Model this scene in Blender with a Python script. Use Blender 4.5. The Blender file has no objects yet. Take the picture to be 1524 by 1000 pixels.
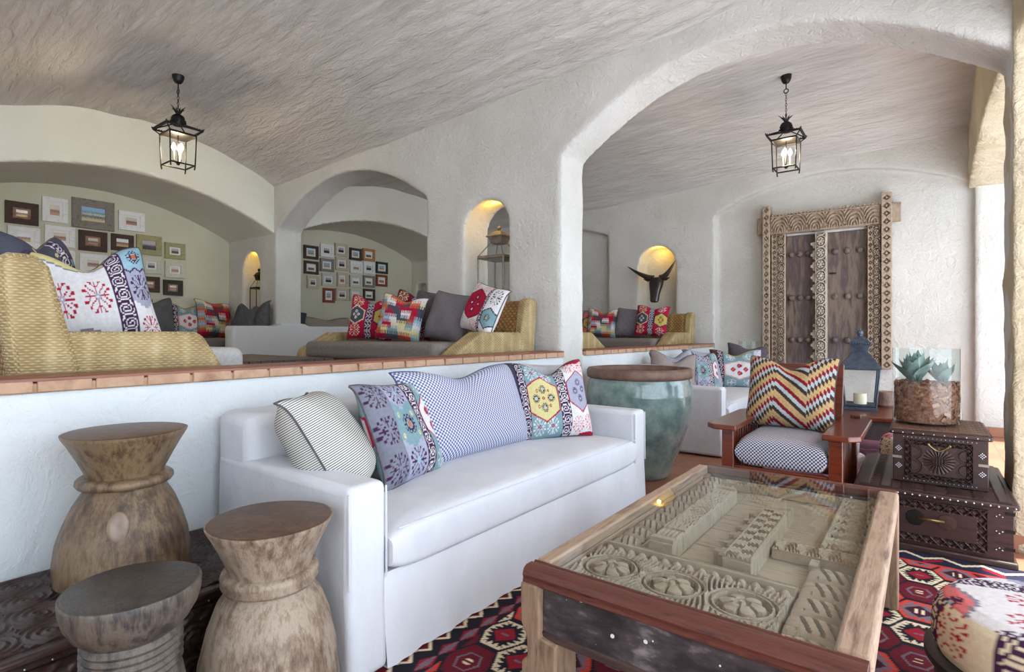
import bpy, math, random
import numpy as np
from mathutils import Vector, Matrix

random.seed(7)
rng = np.random.default_rng(7)
scene = bpy.context.scene
COL = scene.collection
PI = math.pi
R = math.radians

# ------------------------------------------------------------------ materials
def nt(name):
    m = bpy.data.materials.new(name)
    m.use_nodes = True
    t = m.node_tree
    t.nodes.clear()
    o = t.nodes.new('ShaderNodeOutputMaterial')
    b = t.nodes.new('ShaderNodeBsdfPrincipled')
    t.links.new(b.outputs[0], o.inputs[0])
    return m, t, b, o

def N(t, kind, **kw):
    n = t.nodes.new(kind)
    for k, v in kw.items():
        if k in n.inputs.keys() if hasattr(n.inputs, 'keys') else False:
            n.inputs[k].default_value = v
        else:
            setattr(n, k, v)
    return n

def c4(c):
    return (c[0], c[1], c[2], 1.0)

def srgb(r, g, b):
    f = lambda v: ((v / 255 + 0.055) / 1.055) ** 2.4 if v > 10 else v / 255 / 12.92
    return (f(r), f(g), f(b))

def coords(t, stretch=(1, 1, 1), kind='Object'):
    tc = t.nodes.new('ShaderNodeTexCoord')
    mp = t.nodes.new('ShaderNodeMapping')
    mp.inputs['Scale'].default_value = stretch
    t.links.new(tc.outputs[kind], mp.inputs[0])
    return mp.outputs[0]

def ramp(t, fac, stops):
    r = t.nodes.new('ShaderNodeValToRGB')
    e = r.color_ramp.elements
    while len(e) > 1:
        e.remove(e[-1])
    e[0].position = stops[0][0]; e[0].color = c4(stops[0][1])
    for p, c in stops[1:]:
        k = e.new(p); k.color = c4(c)
    t.links.new(fac, r.inputs[0])
    return r.outputs[0]

def noise(t, vec, scale, detail=4, rough=.55, dist=0):
    n = t.nodes.new('ShaderNodeTexNoise')
    n.inputs['Scale'].default_value = scale
    n.inputs['Detail'].default_value = detail
    n.inputs['Roughness'].default_value = rough
    n.inputs['Distortion'].default_value = dist
    t.links.new(vec, n.inputs['Vector'])
    return n.outputs['Fac']

def bump(t, b, height, strength, dist=.01, prev=None):
    n = t.nodes.new('ShaderNodeBump')
    n.inputs['Strength'].default_value = strength
    n.inputs['Distance'].default_value = dist
    t.links.new(height, n.inputs['Height'])
    if prev is not None:
        t.links.new(prev, n.inputs['Normal'])
    t.links.new(n.outputs[0], b.inputs['Normal'])
    return n.outputs[0]

def pmat(name, cols, scale=6, rough=.6, metal=0, stretch=(1, 1, 1), bs=.3, bscale=None, bd=.01, detail=5, spec=.5, coat=0, dist=0):
    """noise-varied material; cols is one colour or a list spread over the noise range"""
    m, t, b, o = nt(name)
    v = coords(t, stretch)
    f = noise(t, v, scale, detail, .6, dist)
    if isinstance(cols[0], (int, float)):
        b.inputs['Base Color'].default_value = c4(cols)
    else:
        k = len(cols)
        st = [(.3 + .4 * i / max(1, k - 1), c) for i, c in enumerate(cols)]
        t.links.new(ramp(t, f, st), b.inputs['Base Color'])
    b.inputs['Roughness'].default_value = rough
    b.inputs['Metallic'].default_value = metal
    b.inputs['Specular IOR Level'].default_value = spec
    b.inputs['Coat Weight'].default_value = coat
    b.inputs['Coat Roughness'].default_value = .12
    if bs:
        f2 = f if bscale is None else noise(t, v, bscale, 5, .6)
        bump(t, b, f2, bs, bd)
    return m

def plaster(name, c0, c1, bs=.5, scale=9, stretch=(1, 1, 1)):
    m, t, b, o = nt(name)
    v = coords(t, stretch)
    f = noise(t, v, 1.3, 4)
    t.links.new(ramp(t, f, [(.3, c0), (.7, c1)]), b.inputs['Base Color'])
    b.inputs['Roughness'].default_value = .9
    b.inputs['Specular IOR Level'].default_value = .15
    h1 = noise(t, v, scale, 6, .62, .8)
    h2 = noise(t, v, scale * 5, 4, .6)
    a = t.nodes.new('ShaderNodeMath'); a.operation = 'MULTIPLY_ADD'
    t.links.new(h2, a.inputs[0]); a.inputs[1].default_value = .3
    t.links.new(h1, a.inputs[2])
    bump(t, b, a.outputs[0], bs, .03)
    return m

def vcol(name, rough=.85, weave=900, bs=.25, spec=.2):
    """woven cloth, the dyed pattern held in the mesh's colour attribute"""
    m, t, b, o = nt(name)
    a = t.nodes.new('ShaderNodeAttribute'); a.attribute_name = 'Col'
    v = coords(t)
    f = noise(t, v, 60, 3)
    mx = t.nodes.new('ShaderNodeMix'); mx.data_type = 'RGBA'; mx.blend_type = 'MULTIPLY'
    mx.inputs['Factor'].default_value = .35
    t.links.new(a.outputs['Color'], mx.inputs['A'])
    t.links.new(ramp(t, f, [(.3, (.6, .6, .6)), (.65, (1, 1, 1))]), mx.inputs['B'])
    t.links.new(mx.outputs['Result'], b.inputs['Base Color'])
    b.inputs['Roughness'].default_value = rough
    b.inputs['Specular IOR Level'].default_value = spec
    bump(t, b, noise(t, v, weave / 4, 2), bs, .003)
    return m

def wicker(name, c0, c1, c2, sx=60, sy=95):
    """over-and-under cane weave laid out on the UVs (metres)"""
    m, t, b, o = nt(name)
    tc = t.nodes.new('ShaderNodeTexCoord')
    sp = t.nodes.new('ShaderNodeSeparateXYZ'); t.links.new(tc.outputs['UV'], sp.inputs[0])
    def M(op, a, bb=None, cc=None):
        n = t.nodes.new('ShaderNodeMath'); n.operation = op
        for i, x in enumerate((a, bb, cc)):
            if x is None: continue
            if isinstance(x, (int, float)): n.inputs[i].default_value = x
            else: t.links.new(x, n.inputs[i])
        return n.outputs[0]
    u = M('MULTIPLY', sp.outputs[0], sx); w = M('MULTIPLY', sp.outputs[1], sy)
    row = M('FLOOR', w)
    fv = M('FRACT', w)
    up = M('MULTIPLY_ADD', M('MODULO', row, 2.0), .5, M('MULTIPLY', u, .5))
    su = M('SINE', M('MULTIPLY', up, 2 * PI))
    sv = M('SINE', M('MULTIPLY', fv, PI))
    h = M('MULTIPLY', M('MULTIPLY_ADD', su, .5, .5), sv)
    f = noise(t, coords(t, (1, 1, 1)), 9, 4)
    rib = M('POWER', M('ABSOLUTE', M('SINE', M('MULTIPLY', sp.outputs[0], sx * .42))), 10.0)
    g = M('ADD', M('MULTIPLY_ADD', h, .34, M('MULTIPLY', f, .62)), M('MULTIPLY', rib, .16))
    t.links.new(ramp(t, g, [(.12, c0), (.5, c1), (.95, c2)]), b.inputs['Base Color'])
    b.inputs['Roughness'].default_value = .5
    b.inputs['Specular IOR Level'].default_value = .3
    bump(t, b, h, .6, .010)
    return m

def glassmat(name, tint=(.96, .98, .97), ior=1.5):
    m, t, b, o = nt(name)
    t.nodes.remove(b)
    tr = t.nodes.new('ShaderNodeBsdfTransparent'); tr.inputs[0].default_value = c4(tint)
    gl = t.nodes.new('ShaderNodeBsdfGlossy'); gl.inputs['Roughness'].default_value = .01
    fr = t.nodes.new('ShaderNodeFresnel'); fr.inputs['IOR'].default_value = ior
    mx = t.nodes.new('ShaderNodeMixShader')
    ge = t.nodes.new('ShaderNodeNewGeometry')
    iv = t.nodes.new('ShaderNodeMath'); iv.operation = 'SUBTRACT'; iv.inputs[0].default_value = 1; t.links.new(ge.outputs['Backfacing'], iv.inputs[1])
    ml = t.nodes.new('ShaderNodeMath'); ml.operation = 'MULTIPLY'; t.links.new(iv.outputs[0], ml.inputs[0]); t.links.new(fr.outputs[0], ml.inputs[1])
    t.links.new(ml.outputs[0], mx.inputs[0]); t.links.new(tr.outputs[0], mx.inputs[1]); t.links.new(gl.outputs[0], mx.inputs[2])
    t.links.new(mx.outputs[0], o.inputs[0])
    return m

def emit(name, col, strength):
    m, t, b, o = nt(name)
    b.inputs['Base Color'].default_value = c4(col)
    b.inputs['Emission Color'].default_value = c4(col)
    b.inputs['Emission Strength'].default_value = strength
    return m

# ------------------------------------------------------------------ mesh building
def link(o, parent=None):
    COL.objects.link(o)
    if parent is not None:
        o.parent = parent
    return o

def setprops(o, label=None, cat=None, group=None, kind=None):
    if label: o['label'] = label
    if cat: o['category'] = cat
    if group: o['group'] = group
    if kind: o['kind'] = kind
    return o

def thing(name, label, cat, loc=(0, 0, 0), rz=0, group=None):
    o = bpy.data.objects.new(name, None)
    o.empty_display_size = .1
    o.location = loc
    o.rotation_euler = (0, 0, rz)
    link(o)
    return setprops(o, label, cat, group)

def raw_mesh(name, v, f, mats, parent=None, mi=None, smooth=True, ang=38, col=None, uv=False, loc=None, rot=None):
    me = bpy.data.meshes.new(name)
    me.from_pydata([tuple(p) for p in v], [], [tuple(q) for q in f])
    if not isinstance(mats, (list, tuple)): mats = [mats]
    for m in mats: me.materials.append(m)
    if mi is not None and len(mats) > 1:
        me.polygons.foreach_set('material_index', mi)
    if smooth:
        me.polygons.foreach_set('use_smooth', [True] * len(me.polygons))
        if ang: me.set_sharp_from_angle(angle=R(ang))
    if col is not None:
        a = me.color_attributes.new('Col', 'FLOAT_COLOR', 'POINT')
        c = np.ones((len(me.vertices), 4), np.float32); c[:, :3] = col
        a.data.foreach_set('color', c.ravel())
    if uv: box_uv(me)
    me.update()
    o = bpy.data.objects.new(name, me)
    if loc is not None: o.location = loc
    if rot is not None: o.rotation_euler = rot
    return link(o, parent)

def box_uv(me):
    l = me.uv_layers.new(name='UVMap')
    for p in me.polygons:
        n = p.normal
        ax = max(range(3), key=lambda i: abs(n[i]))
        i, j = ((1, 2), (0, 2), (0, 1))[ax]
        for li in p.loop_indices:
            c = me.vertices[me.loops[li].vertex_index].co
            l.data[li].uv = (c[i], c[j])

class MB:
    def __init__(s):
        s.v = []; s.f = []; s.mi = []
    def add(s, v, f, mi=0, M=None):
        k = len(s.v)
        if M is not None: v = [M @ Vector(p) for p in v]
        s.v += [tuple(p) for p in v]
        s.f += [tuple(i + k for i in q) for q in f]
        s.mi += [mi] * len(f)
        return s
    def box(s, x0, y0, z0, x1, y1, z1, mi=0, M=None, taper=0):
        t = taper
        v = [(x0, y0, z0), (x1, y0, z0), (x1, y1, z0), (x0, y1, z0), (x0 + t, y0 + t, z1), (x1 - t, y0 + t, z1), (x1 - t, y1 - t, z1), (x0 + t, y1 - t, z1)]
        return s.add(v, [(3, 2, 1, 0), (4, 5, 6, 7), (0, 1, 5, 4), (1, 2, 6, 5), (2, 3, 7, 6), (3, 0, 4, 7)], mi, M)
    def frustum(s, c, a0, b0, z0, a1, b1, z1, mi=0, M=None):
        """rectangular frustum about c=(x,y): half sizes a,b at z0 and z1"""
        x, y = c
        v = [(x - a0, y - b0, z0), (x + a0, y - b0, z0), (x + a0, y + b0, z0), (x - a0, y + b0, z0), (x - a1, y - b1, z1), (x + a1, y - b1, z1), (x + a1, y + b1, z1), (x - a1, y + b1, z1)]
        return s.add(v, [(3, 2, 1, 0), (4, 5, 6, 7), (0, 1, 5, 4), (1, 2, 6, 5), (2, 3, 7, 6), (3, 0, 4, 7)], mi, M)
    def tube(s, pts, r, seg=8, mi=0, M=None):
        P = [Vector(p) for p in pts]; n = len(P)
        rr = r if isinstance(r, (list, tuple)) else [r] * n
        v = []; f = []
        prev = None
        for i in range(n):
            d = (P[min(i + 1, n - 1)] - P[max(i - 1, 0)]).normalized()
            a = prev - d * prev.dot(d) if prev is not None else d.orthogonal()
            if a.length < 1e-6: a = d.orthogonal()
            a.normalize(); prev = a; b = d.cross(a)
            for k in range(seg):
                t = 2 * PI * k / seg
                v.append(P[i] + (a * math.cos(t) + b * math.sin(t)) * rr[i])
        for i in range(n - 1):
            for k in range(seg):
                k2 = (k + 1) % seg
                f.append((i * seg + k, i * seg + k2, (i + 1) * seg + k2, (i + 1) * seg + k))
        f.append(tuple(reversed(range(seg)))); f.append(tuple(range((n - 1) * seg, n * seg)))
        return s.add(v, f, mi, M)
    def lathe(s, prof, seg=32, c=(0, 0, 0), mi=0, M=None, wob=0, cap=True):
        v = []; f = []; n = len(prof)
        for (r, z) in prof:
            for k in range(seg):
                t = 2 * PI * k / seg
                q = r * (1 + wob * math.sin(3 * t + z * 7) + wob * .6 * math.sin(5 * t - z * 11))
                v.append((c[0] + q * math.cos(t), c[1] + q * math.sin(t), c[2] + z))
        for i in range(n - 1):
            for k in range(seg):
                k2 = (k + 1) % seg
                f.append((i * seg + k, i * seg + k2, (i + 1) * seg + k2, (i + 1) * seg + k))
        if cap:
            f.append(tuple(reversed(range(seg)))); f.append(tuple(range((n - 1) * seg, n * seg)))
        return s.add(v, f, mi, M)
    def sphere(s, c, r, seg=10, ring=6, mi=0, sc=(1, 1, 1)):
        v = []; f = []
        for i in range(ring + 1):
            a = PI * i / ring
            for k in range(seg):
                t = 2 * PI * k / seg
                v.append((c[0] + r * sc[0] * math.sin(a) * math.cos(t), c[1] + r * sc[1] * math.sin(a) * math.sin(t), c[2] - r * sc[2] * math.cos(a)))
        for i in range(ring):
            for k in range(seg):
                k2 = (k + 1) % seg
                f.append((i * seg + k, i * seg + k2, (i + 1) * seg + k2, (i + 1) * seg + k))
        return s.add(v, f, mi)
    def prism(s, poly, a0, a1, axis='x', mi=0, M=None):
        """extrude a 2-D polygon along an axis; poly is (y,z) for x, (x,z) for y, (x,y) for z; counter-clockwise"""
        P = {'x': lambda p, a: (a, p[0], p[1]), 'y': lambda p, a: (p[0], a, p[1]), 'z': lambda p, a: (p[0], p[1], a)}[axis]
        n = len(poly)
        v = [P(p, a0) for p in poly] + [P(p, a1) for p in poly]
        f = [(i, (i + 1) % n, n + (i + 1) % n, n + i) for i in range(n)]
        f += [tuple(reversed(range(n))), tuple(range(n, 2 * n))]
        if axis == 'y': f = [tuple(reversed(q)) for q in f]
        return s.add(v, f, mi, M)
    def build(s, name, mats, parent=None, bevel=0, seg=2, sub=0, smooth=True, ang=38, uv=False, loc=None, rot=None):
        o = raw_mesh(name, s.v, s.f, mats, parent, s.mi, smooth, ang, None, uv, loc, rot)
        if bevel:
            b = o.modifiers.new('b', 'BEVEL'); b.width = bevel; b.segments = seg; b.limit_method = 'ANGLE'; b.angle_limit = R(40); b.harden_normals = False
        if sub:
            q = o.modifiers.new('s', 'SUBSURF'); q.levels = sub; q.render_levels = sub
        return o

def copy_thing(src, loc=None, rz=None, label=None, group=None):
    def cp(o, par):
        c = o.copy(); COL.objects.link(c)
        if par is not None:
            c.parent = par
        for ch in list(o.children):
            cp(ch, c)
        return c
    r = cp(src, None)
    if loc is not None: r.location = loc
    if rz is not None: r.rotation_euler.z = rz
    if label: r['label'] = label
    if group: r['group'] = group
    return r

def grid_faces(nu, nv, off=0, flip=False):
    i, j = np.meshgrid(np.arange(nu - 1), np.arange(nv - 1), indexing='ij')
    a = (i * nv + j).ravel() + off
    q = np.stack([a, a + nv, a + nv + 1, a + 1], 1)
    return q[:, ::-1] if flip else q

def relief(name, w, h, fn, depth, mat, parent=None, loc=(0, 0, 0), rot=(0, 0, 0), res=.006, thick=.02, ang=50):
    """a carved board: local x in 0..w, y in 0..h, its carved face at z = fn(x,y)*depth, its back at -thick"""
    nx = max(2, int(w / res)); ny = max(2, int(h / res))
    X, Y = np.meshgrid(np.linspace(0, w, nx), np.linspace(0, h, ny), indexing='ij')
    Z = np.clip(fn(X, Y), -1, 1.5) * depth
    edge = (X <= 0) | (X >= w) | (Y <= 0) | (Y >= h)
    v = np.stack([X.ravel(), Y.ravel(), Z.ravel()], 1)
    vb = v.copy(); vb[:, 2] = -thick
    n = nx * ny
    f = [tuple(q) for q in grid_faces(nx, ny)]
    idx = np.arange(n).reshape(nx, ny)
    loop = list(idx[:, 0]) + list(idx[-1, 1:]) + list(idx[-2::-1, -1]) + list(idx[0, -2:0:-1])
    m = len(loop)
    vb = vb[loop]
    for k in range(m):
        k2 = (k + 1) % m
        f.append((int(loop[k]), n + k, n + k2, int(loop[k2])))
    f.append(tuple(n + k for k in reversed(range(m))))
    return raw_mesh(name, np.concatenate([v, vb]), f, mat, parent, ang=ang, loc=loc, rot=rot)
# ------------------------------------------------------------------ woven patterns
def tree_bits(n=19):
    a = [['.'] * n for _ in range(n)]; c = n // 2
    def ln(x0, y0, x1, y1):
        k = max(abs(x1 - x0), abs(y1 - y0), 1)
        for q in range(k + 1):
            x = round(x0 + (x1 - x0) * q / k); y = round(y0 + (y1 - y0) * q / k)
            if 0 <= x < n and 0 <= y < n: a[y][x] = '#'
    for sx in (-1, 1):
        for sy in (-1, 1):
            ln(c, c + sy * 2, c, c + sy * 9); ln(c + sx * 2, c, c + sx * 8, c)
            ln(c + sx, c + sy, c + sx * 6, c + sy * 6)
            ln(c, c + sy * 5, c + sx * 3, c + sy * 8); ln(c + sx * 4, c, c + sx * 7, c + sy * 3)
            for x, y in ((6, 6), (3, 9), (8, 3)):
                for p in (0, 1):
                    for q in (0, 1):
                        xx, yy = c + sx * (x + p), c + sy * (y + q)
                        if 0 <= xx < n and 0 <= yy < n: a[yy][xx] = '#'
    for x in range(-1, 2):
        for y in range(-1, 2): a[c + y][c + x] = 'o'
    return [''.join(r) for r in a]
TREE = tree_bits()
HOOK = ["..######..", ".#......#.", "#..####..#", "#.#....#.#", "#.#..#.#..", "#..##..#..", ".#....#..#", "..####..##", "........#.", "##......#."]
LATT = ["#...#...", ".#.#.#.#", "..#...#.", ".#.#.#.#", "#...#..."]
DIAM = ["...##.##...", "..#..#..#..", ".#.#####.#.", "#.##...##.#", "..#.ooo.#..", "###.ooo.###", "..#.ooo.#..", "#.##...##.#", ".#.#####.#.", "..#..#..#..", "...##.##..."]
FLOW = ["..##..", ".####.", "##oo##", "##oo##", ".####.", "..##.."]

class Raster:
    def __init__(s, nx, ny, bg):
        s.nx, s.ny = nx, ny
        s.a = np.empty((ny, nx, 3), np.float32); s.a[:] = bg
        s.U, s.V = np.meshgrid((np.arange(nx) + .5) / nx, (np.arange(ny) + .5) / ny)
    def rect(s, u0, v0, u1, v1, c):
        s.a[(s.U >= u0) & (s.U < u1) & (s.V >= v0) & (s.V < v1)] = c; return s
    def mask(s, m, c):
        s.a[m] = c; return s
    def steps(s, v0, amp, per, c, above=True, u0=0, u1=1, nst=4):
        """everything above (or below) a stepped zig-zag line"""
        w = np.abs(((s.U - u0) / per) % 1 - .5) * 2
        w = np.floor(w * nst) / nst
        l = v0 + amp * w
        m = (s.V > l if above else s.V < l) & (s.U >= u0) & (s.U < u1)
        s.a[m] = c; return s
    def hexa(s, cu, cv, rx, ry, c, edge=None, ew=.12, flat=.5, clip=None):
        dx = np.abs(s.U - cu) / rx; dy = np.abs(s.V - cv) / ry
        q = np.maximum(dx, dx * (1 - flat) + dy)
        q = np.maximum(dx, (dy + dx * flat))
        ok = np.ones_like(q, bool) if clip is None else ((s.U >= clip[0]) & (s.U < clip[1]))
        if edge is not None:
            s.a[(q < 1) & ok] = edge
            s.a[(q < 1 - ew) & ok] = c
        else:
            s.a[(q < 1) & ok] = c
        return s
    def stamp(s, bits, cu, cv, w, h, c, c2=None):
        ny = len(bits); nx = len(bits[0])
        i = np.floor((s.U - cu + w / 2) / w * nx).astype(int); j = np.floor((s.V - cv + h / 2) / h * ny).astype(int)
        ok = (i >= 0) & (i < nx) & (j >= 0) & (j < ny)
        B = np.array([[ord(x) for x in r] for r in bits])
        k = np.zeros_like(i); k[ok] = B[ny - 1 - j[ok], i[ok]]
        s.a[k == ord('#')] = c
        if c2 is not None: s.a[k == ord('o')] = c2
        return s
    def band(s, u0, u1, bg, fg, bits=HOOK, rep=6, m=.08, vert=True):
        ny = len(bits); nx = len(bits[0])
        A, Bv = (s.U, s.V) if vert else (s.V, s.U)
        ins = (A >= u0) & (A < u1)
        s.a[ins] = bg
        t = (A - u0) / (u1 - u0)
        t = (t - m) / (1 - 2 * m)
        i = np.floor(t * nx).astype(int); j = np.floor((Bv * rep % 1) * ny).astype(int)
        flipm = (np.floor(Bv * rep).astype(int) % 2 == 1)
        i = np.where(flipm, nx - 1 - i, i)
        ok = ins & (i >= 0) & (i < nx)
        B = np.array([[ord(x) for x in r] for r in bits])
        k = np.zeros_like(i); k[ok] = B[j[ok] % ny, i[ok]]
        s.a[k == ord('#')] = fg
        return s
    def sample(s, u, v):
        i = np.clip((u * s.nx).astype(int), 0, s.nx - 1); j = np.clip((v * s.ny).astype(int), 0, s.ny - 1)
        return s.a[j, i]

K = dict(white=srgb(214, 212, 214), cream=srgb(212, 200, 172), red=srgb(168, 20, 56), dred=srgb(120, 18, 38), plum=srgb(62, 32, 66), teal=srgb(122, 152, 160), sky=srgb(146, 180, 196),
         grey=srgb(122, 124, 138), dgrey=srgb(72, 74, 86), yellow=srgb(204, 194, 138), mustard=srgb(186, 170, 92), rose=srgb(206, 110, 112), lilac=srgb(160, 162, 182), orange=srgb(190, 104, 66),
         black=srgb(24, 22, 28), brown=srgb(92, 60, 48), green=srgb(120, 134, 110), pink=srgb(222, 160, 164))

def k_yellow():
    r = Raster(150, 130, K['teal'])
    r.rect(0, 0, .07, 1, K['dgrey']).rect(.07, 0, .16, 1, K['plum']); r.band(.07, .16, K['plum'], K['white'], HOOK, 7)
    for u, v in ((.25, .85), (.42, .85), (.25, .15), (.42, .15)):
        r.stamp(TREE, u, v, .15, .22, K['white']); r.stamp(FLOW, u, v, .04, .05, K['red'])
    r.hexa(.345, .5, .19, .31, K['yellow'], K['red'], .07, .45, (.16, .54))
    for du, dv in ((0, .12), (0, -.12), (-.09, 0), (.09, 0)):
        r.stamp(DIAM, .345 + du, .5 + dv, .085, .11, K['plum'], K['sky'])
    for du, dv in ((.07, .1), (-.07, .1), (.07, -.1), (-.07, -.1), (.0, 0)):
        r.stamp(FLOW, .345 + du, .5 + dv, .03, .04, K['red'])
    r.band(.54, .66, K['plum'], K['white'], HOOK, 7)
    r.rect(.66, 0, 1, 1, K['white'])
    r.hexa(.83, .56, .17, .28, K['lilac'], K['red'], .07, .5, (.66, 1.1))
    for du, dv in ((-.06, .0), (.06, .02), (0, .11), (0, -.1)):
        r.stamp(DIAM, .83 + du, .56 + dv, .07, .09, K['plum'], K['lilac'])
    for u, v in ((.75, .14), (.92, .16), (.76, .92), (.93, .9)):
        r.stamp(TREE, u, v, .15, .2, K['rose'])
    r.steps(.93, .06, .3, K['red'], True, .72, 1.01); r.steps(.05, -.04, .3, K['red'], False, .78, 1.01)
    return r

def k_plum():
    r = Raster(140, 130, K['lilac'])
    r.rect(0, 0, .22, 1, K['grey'])
    for v in (.85, .5, .15): r.stamp(TREE, .11, v, .2, .26, K['plum'])
    r.steps(.3, .1, .3, K['teal'], True, .22, .56); r.steps(.68, .1, .3, K['lilac'], True, .22, .56)
    r.stamp(DIAM, .4, .52, .16, .2, K['plum'], K['orange'])
    for u, v in ((.28, .62), (.5, .42), (.28, .42), (.5, .62)): r.stamp(FLOW, u, v, .04, .05, K['yellow'])
    for v in (.86, .16): r.stamp(TREE, .39, v, .28, .26, K['plum']); r.stamp(FLOW, .39, v, .07, .08, K['sky'])
    r.band(.56, .7, K['plum'], K['white'], HOOK, 7)
    r.rect(.7, 0, 1, 1, K['teal'])
    r.hexa(.85, .55, .15, .26, K['white'], K['red'], .1, .5, (.7, 1.1))
    for dv in (-.08, .08): r.stamp(FLOW, .85, .55 + dv, .1, .11, K['red'], K['grey'])
    for v in (.14, .92): r.stamp(TREE, .85, v, .2, .2, K['white'])
    return r

def k_white():
    r = Raster(150, 130, K['white'])
    r.steps(.8, .12, .5, K['grey'], True, .1, .62, 5); r.steps(.82, .12, .5, K['yellow'], True, .1, .62, 5)
    r.steps(.2, -.12, .5, K['grey'], False, .1, .62, 5); r.steps(.18, -.12, .5, K['rose'], False, .1, .62, 5)
    r.stamp(DIAM, .36, .06, .12, .14, K['plum'], K['sky'])
    r.stamp(TREE, .23, .48, .2, .34, K['red']); r.stamp(TREE, .49, .5, .2, .34, K['red'])
    for u in (.23, .49): r.stamp(FLOW, u, .49, .05, .07, K['lilac'])
    r.band(0, .12, K['plum'], K['white'], HOOK, 7)
    r.band(.62, .76, K['plum'], K['white'], HOOK, 7)
    r.rect(.76, 0, 1, 1, K['white']); r.steps(.34, .1, .24, K['lilac'], True, .76, 1.01)
    r.steps(.7, .05, .1, K['plum'], True, .76, 1.01); r.steps(.72, .05, .1, K['sky'], True, .76, 1.01)
    r.stamp(DIAM, .88, .87, .13, .15, K['plum'], K['orange']); r.stamp(TREE, .88, .55, .18, .26, K['plum'])
    r.stamp(TREE, .88, .15, .17, .22, K['red'])
    return r

def k_dark():
    r = Raster(130, 120, K['dgrey'])
    r.steps(.55, .12, .5, K['red'], False, 0, 1); r.steps(.3, .12, .5, K['dred'], False, 0, 1)
    for u in (.2, .5, .8):
        r.stamp(DIAM, u, .72, .2, .2, K['plum'], K['teal']); r.stamp(TREE, u, .2, .2, .26, K['plum'])
        r.stamp(FLOW, u + .13, .85, .05, .06, K['yellow'])
    r.band(.66, .78, K['plum'], K['white'], HOOK, 6)
    return r

def k_red(bg='red', other='cream'):
    r = Raster(130, 120, K[bg])
    r.rect(.42, 0, .58, 1, K['plum']); r.band(.42, .58, K['plum'], K['white'], LATT, 9)
    for v in (.85, .18): r.stamp(TREE, .2, v, .26, .26, K[other])
    r.hexa(.2, .52, .2, .22, K['dgrey'], K[other], .12, .5, (0, .42))
    for du, dv in ((-.06, 0), (.06, 0), (0, .07), (0, -.07)): r.stamp(FLOW, .2 + du, .52 + dv, .07, .07, K['white'])
    r.hexa(.8, .5, .21, .24, K['mustard'], K['plum'], .12, .5, (.58, 1.1))
    for du, dv in ((-.06, 0), (.06, 0), (0, .08), (0, -.08)): r.stamp(FLOW, .8 + du, .5 + dv, .07, .08, K['dred'])
    for v in (.87, .13): r.stamp(TREE, .8, v, .24, .22, K['white'])
    return r

def k_medal():
    r = Raster(130, 120, K['white'])
    r.hexa(.4, .55, .3, .34, K['red'], K['dred'], .1, .5, (0, .66))
    for du, dv in ((-.1, 0), (.1, 0), (0, .13), (0, -.13)): r.stamp(DIAM, .4 + du, .55 + dv, .12, .14, K['plum'], K['white'])
    for u, v in ((.12, .16), (.55, .14), (.12, .92), (.55, .93)): r.stamp(TREE, u, v, .2, .2, K['rose'])
    r.band(.66, .74, K['plum'], K['white'], LATT, 8)
    r.rect(.74, 0, 1, 1, K['white']); r.hexa(.88, .35, .14, .22, K['teal'], K['plum'], .12, .5, (.74, 1.1)); r.stamp(TREE, .88, .78, .2, .3, K['plum'])
    r.stamp(DIAM, .88, .35, .12, .14, K['plum'], K['mustard'])
    return r

def k_blue():
    r = Raster(130, 120, K['teal'])
    r.rect(0, 0, .14, 1, K['brown']); r.band(.12, .24, K['plum'], K['white'], LATT, 8)
    r.steps(.9, .08, .5, K['mustard'], True, .24, .84)
    r.hexa(.54, .45, .29, .26, K['white'], K['pink'], .08, .5, (.24, .84))
    for du, dv in ((-.12, 0), (.12, 0), (0, .1), (0, -.1)): r.stamp(FLOW, .54 + du, .45 + dv, .1, .12, K['red'], K['rose'])
    for u, v in ((.38, .82), (.7, .82), (.38, .1), (.7, .1)): r.stamp(TREE, u, v, .18, .2, K['white'])
    r.band(.84, 1, K['lilac'], K['white'], LATT, 8)
    return r

def k_checks():
    pal = [K['orange'], K['yellow'], K['white'], K['sky'], K['red'], K['dgrey'], K['cream'], K['teal'], srgb(170, 70, 50)]
    r = Raster(120, 120, K['cream'])
    rr = random.Random(5)
    nb = 8
    for j in range(nb):
        u = 0
        while u < 1:
            w = rr.choice((.16, .22, .28)); r.rect(u, j / nb, u + w, (j + 1) / nb, rr.choice(pal)); u += w
        # comb fringe between neighbouring colour blocks
    i = np.floor(r.U * 120).astype(int)
    shift = np.where(i % 4 < 2, .03, -.03)
    b = Raster(120, 120, K['cream']); b.a = r.sample(np.clip(r.U, 0, .999), np.clip(r.V + shift, 0, .999))
    return b

def k_zig():
    nx, ny = 150, 126
    r = Raster(nx, ny, K['cream'])
    gold, crim, pale, dark = srgb(190, 160, 114), srgb(128, 20, 42), srgb(172, 184, 184), srgb(60, 46, 48)
    i = np.floor(r.U * nx).astype(int); j = np.floor(r.V * ny).astype(int)
    step = i // 5; inn = i % 5
    u = (step * 5 + 2.5) / nx
    tri = np.abs(((u - .02) / .70 + .0) % 1 - .5) * 2
    q = (j + 6 + tri * 46 + inn * .9) / 36.0
    f = q % 1
    r.a[f < .21] = dark; r.a[(f >= .21) & (f < .43)] = pale; r.a[(f >= .43) & (f < .64)] = crim; r.a[f >= .64] = gold
    seam = np.abs(((q * 5) % 1) - .5) > .46
    r.a[(f >= .64) & seam] = srgb(150, 120, 74)
    return r

def k_dots(nx=120, ny=60, c0=srgb(222, 224, 230), c1=srgb(84, 90, 150)):
    r = Raster(nx, ny, c1)
    i = np.floor(r.U * nx).astype(int); j = np.floor(r.V * ny).astype(int)
    m = ((i + (j // 2 % 2) * 2) % 4 < 2) & (j % 2 == 0) | ((i + (j // 2 % 2) * 2 + 1) % 4 < 2) & (j % 2 == 1)
    r.a[m] = c0
    return r

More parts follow.
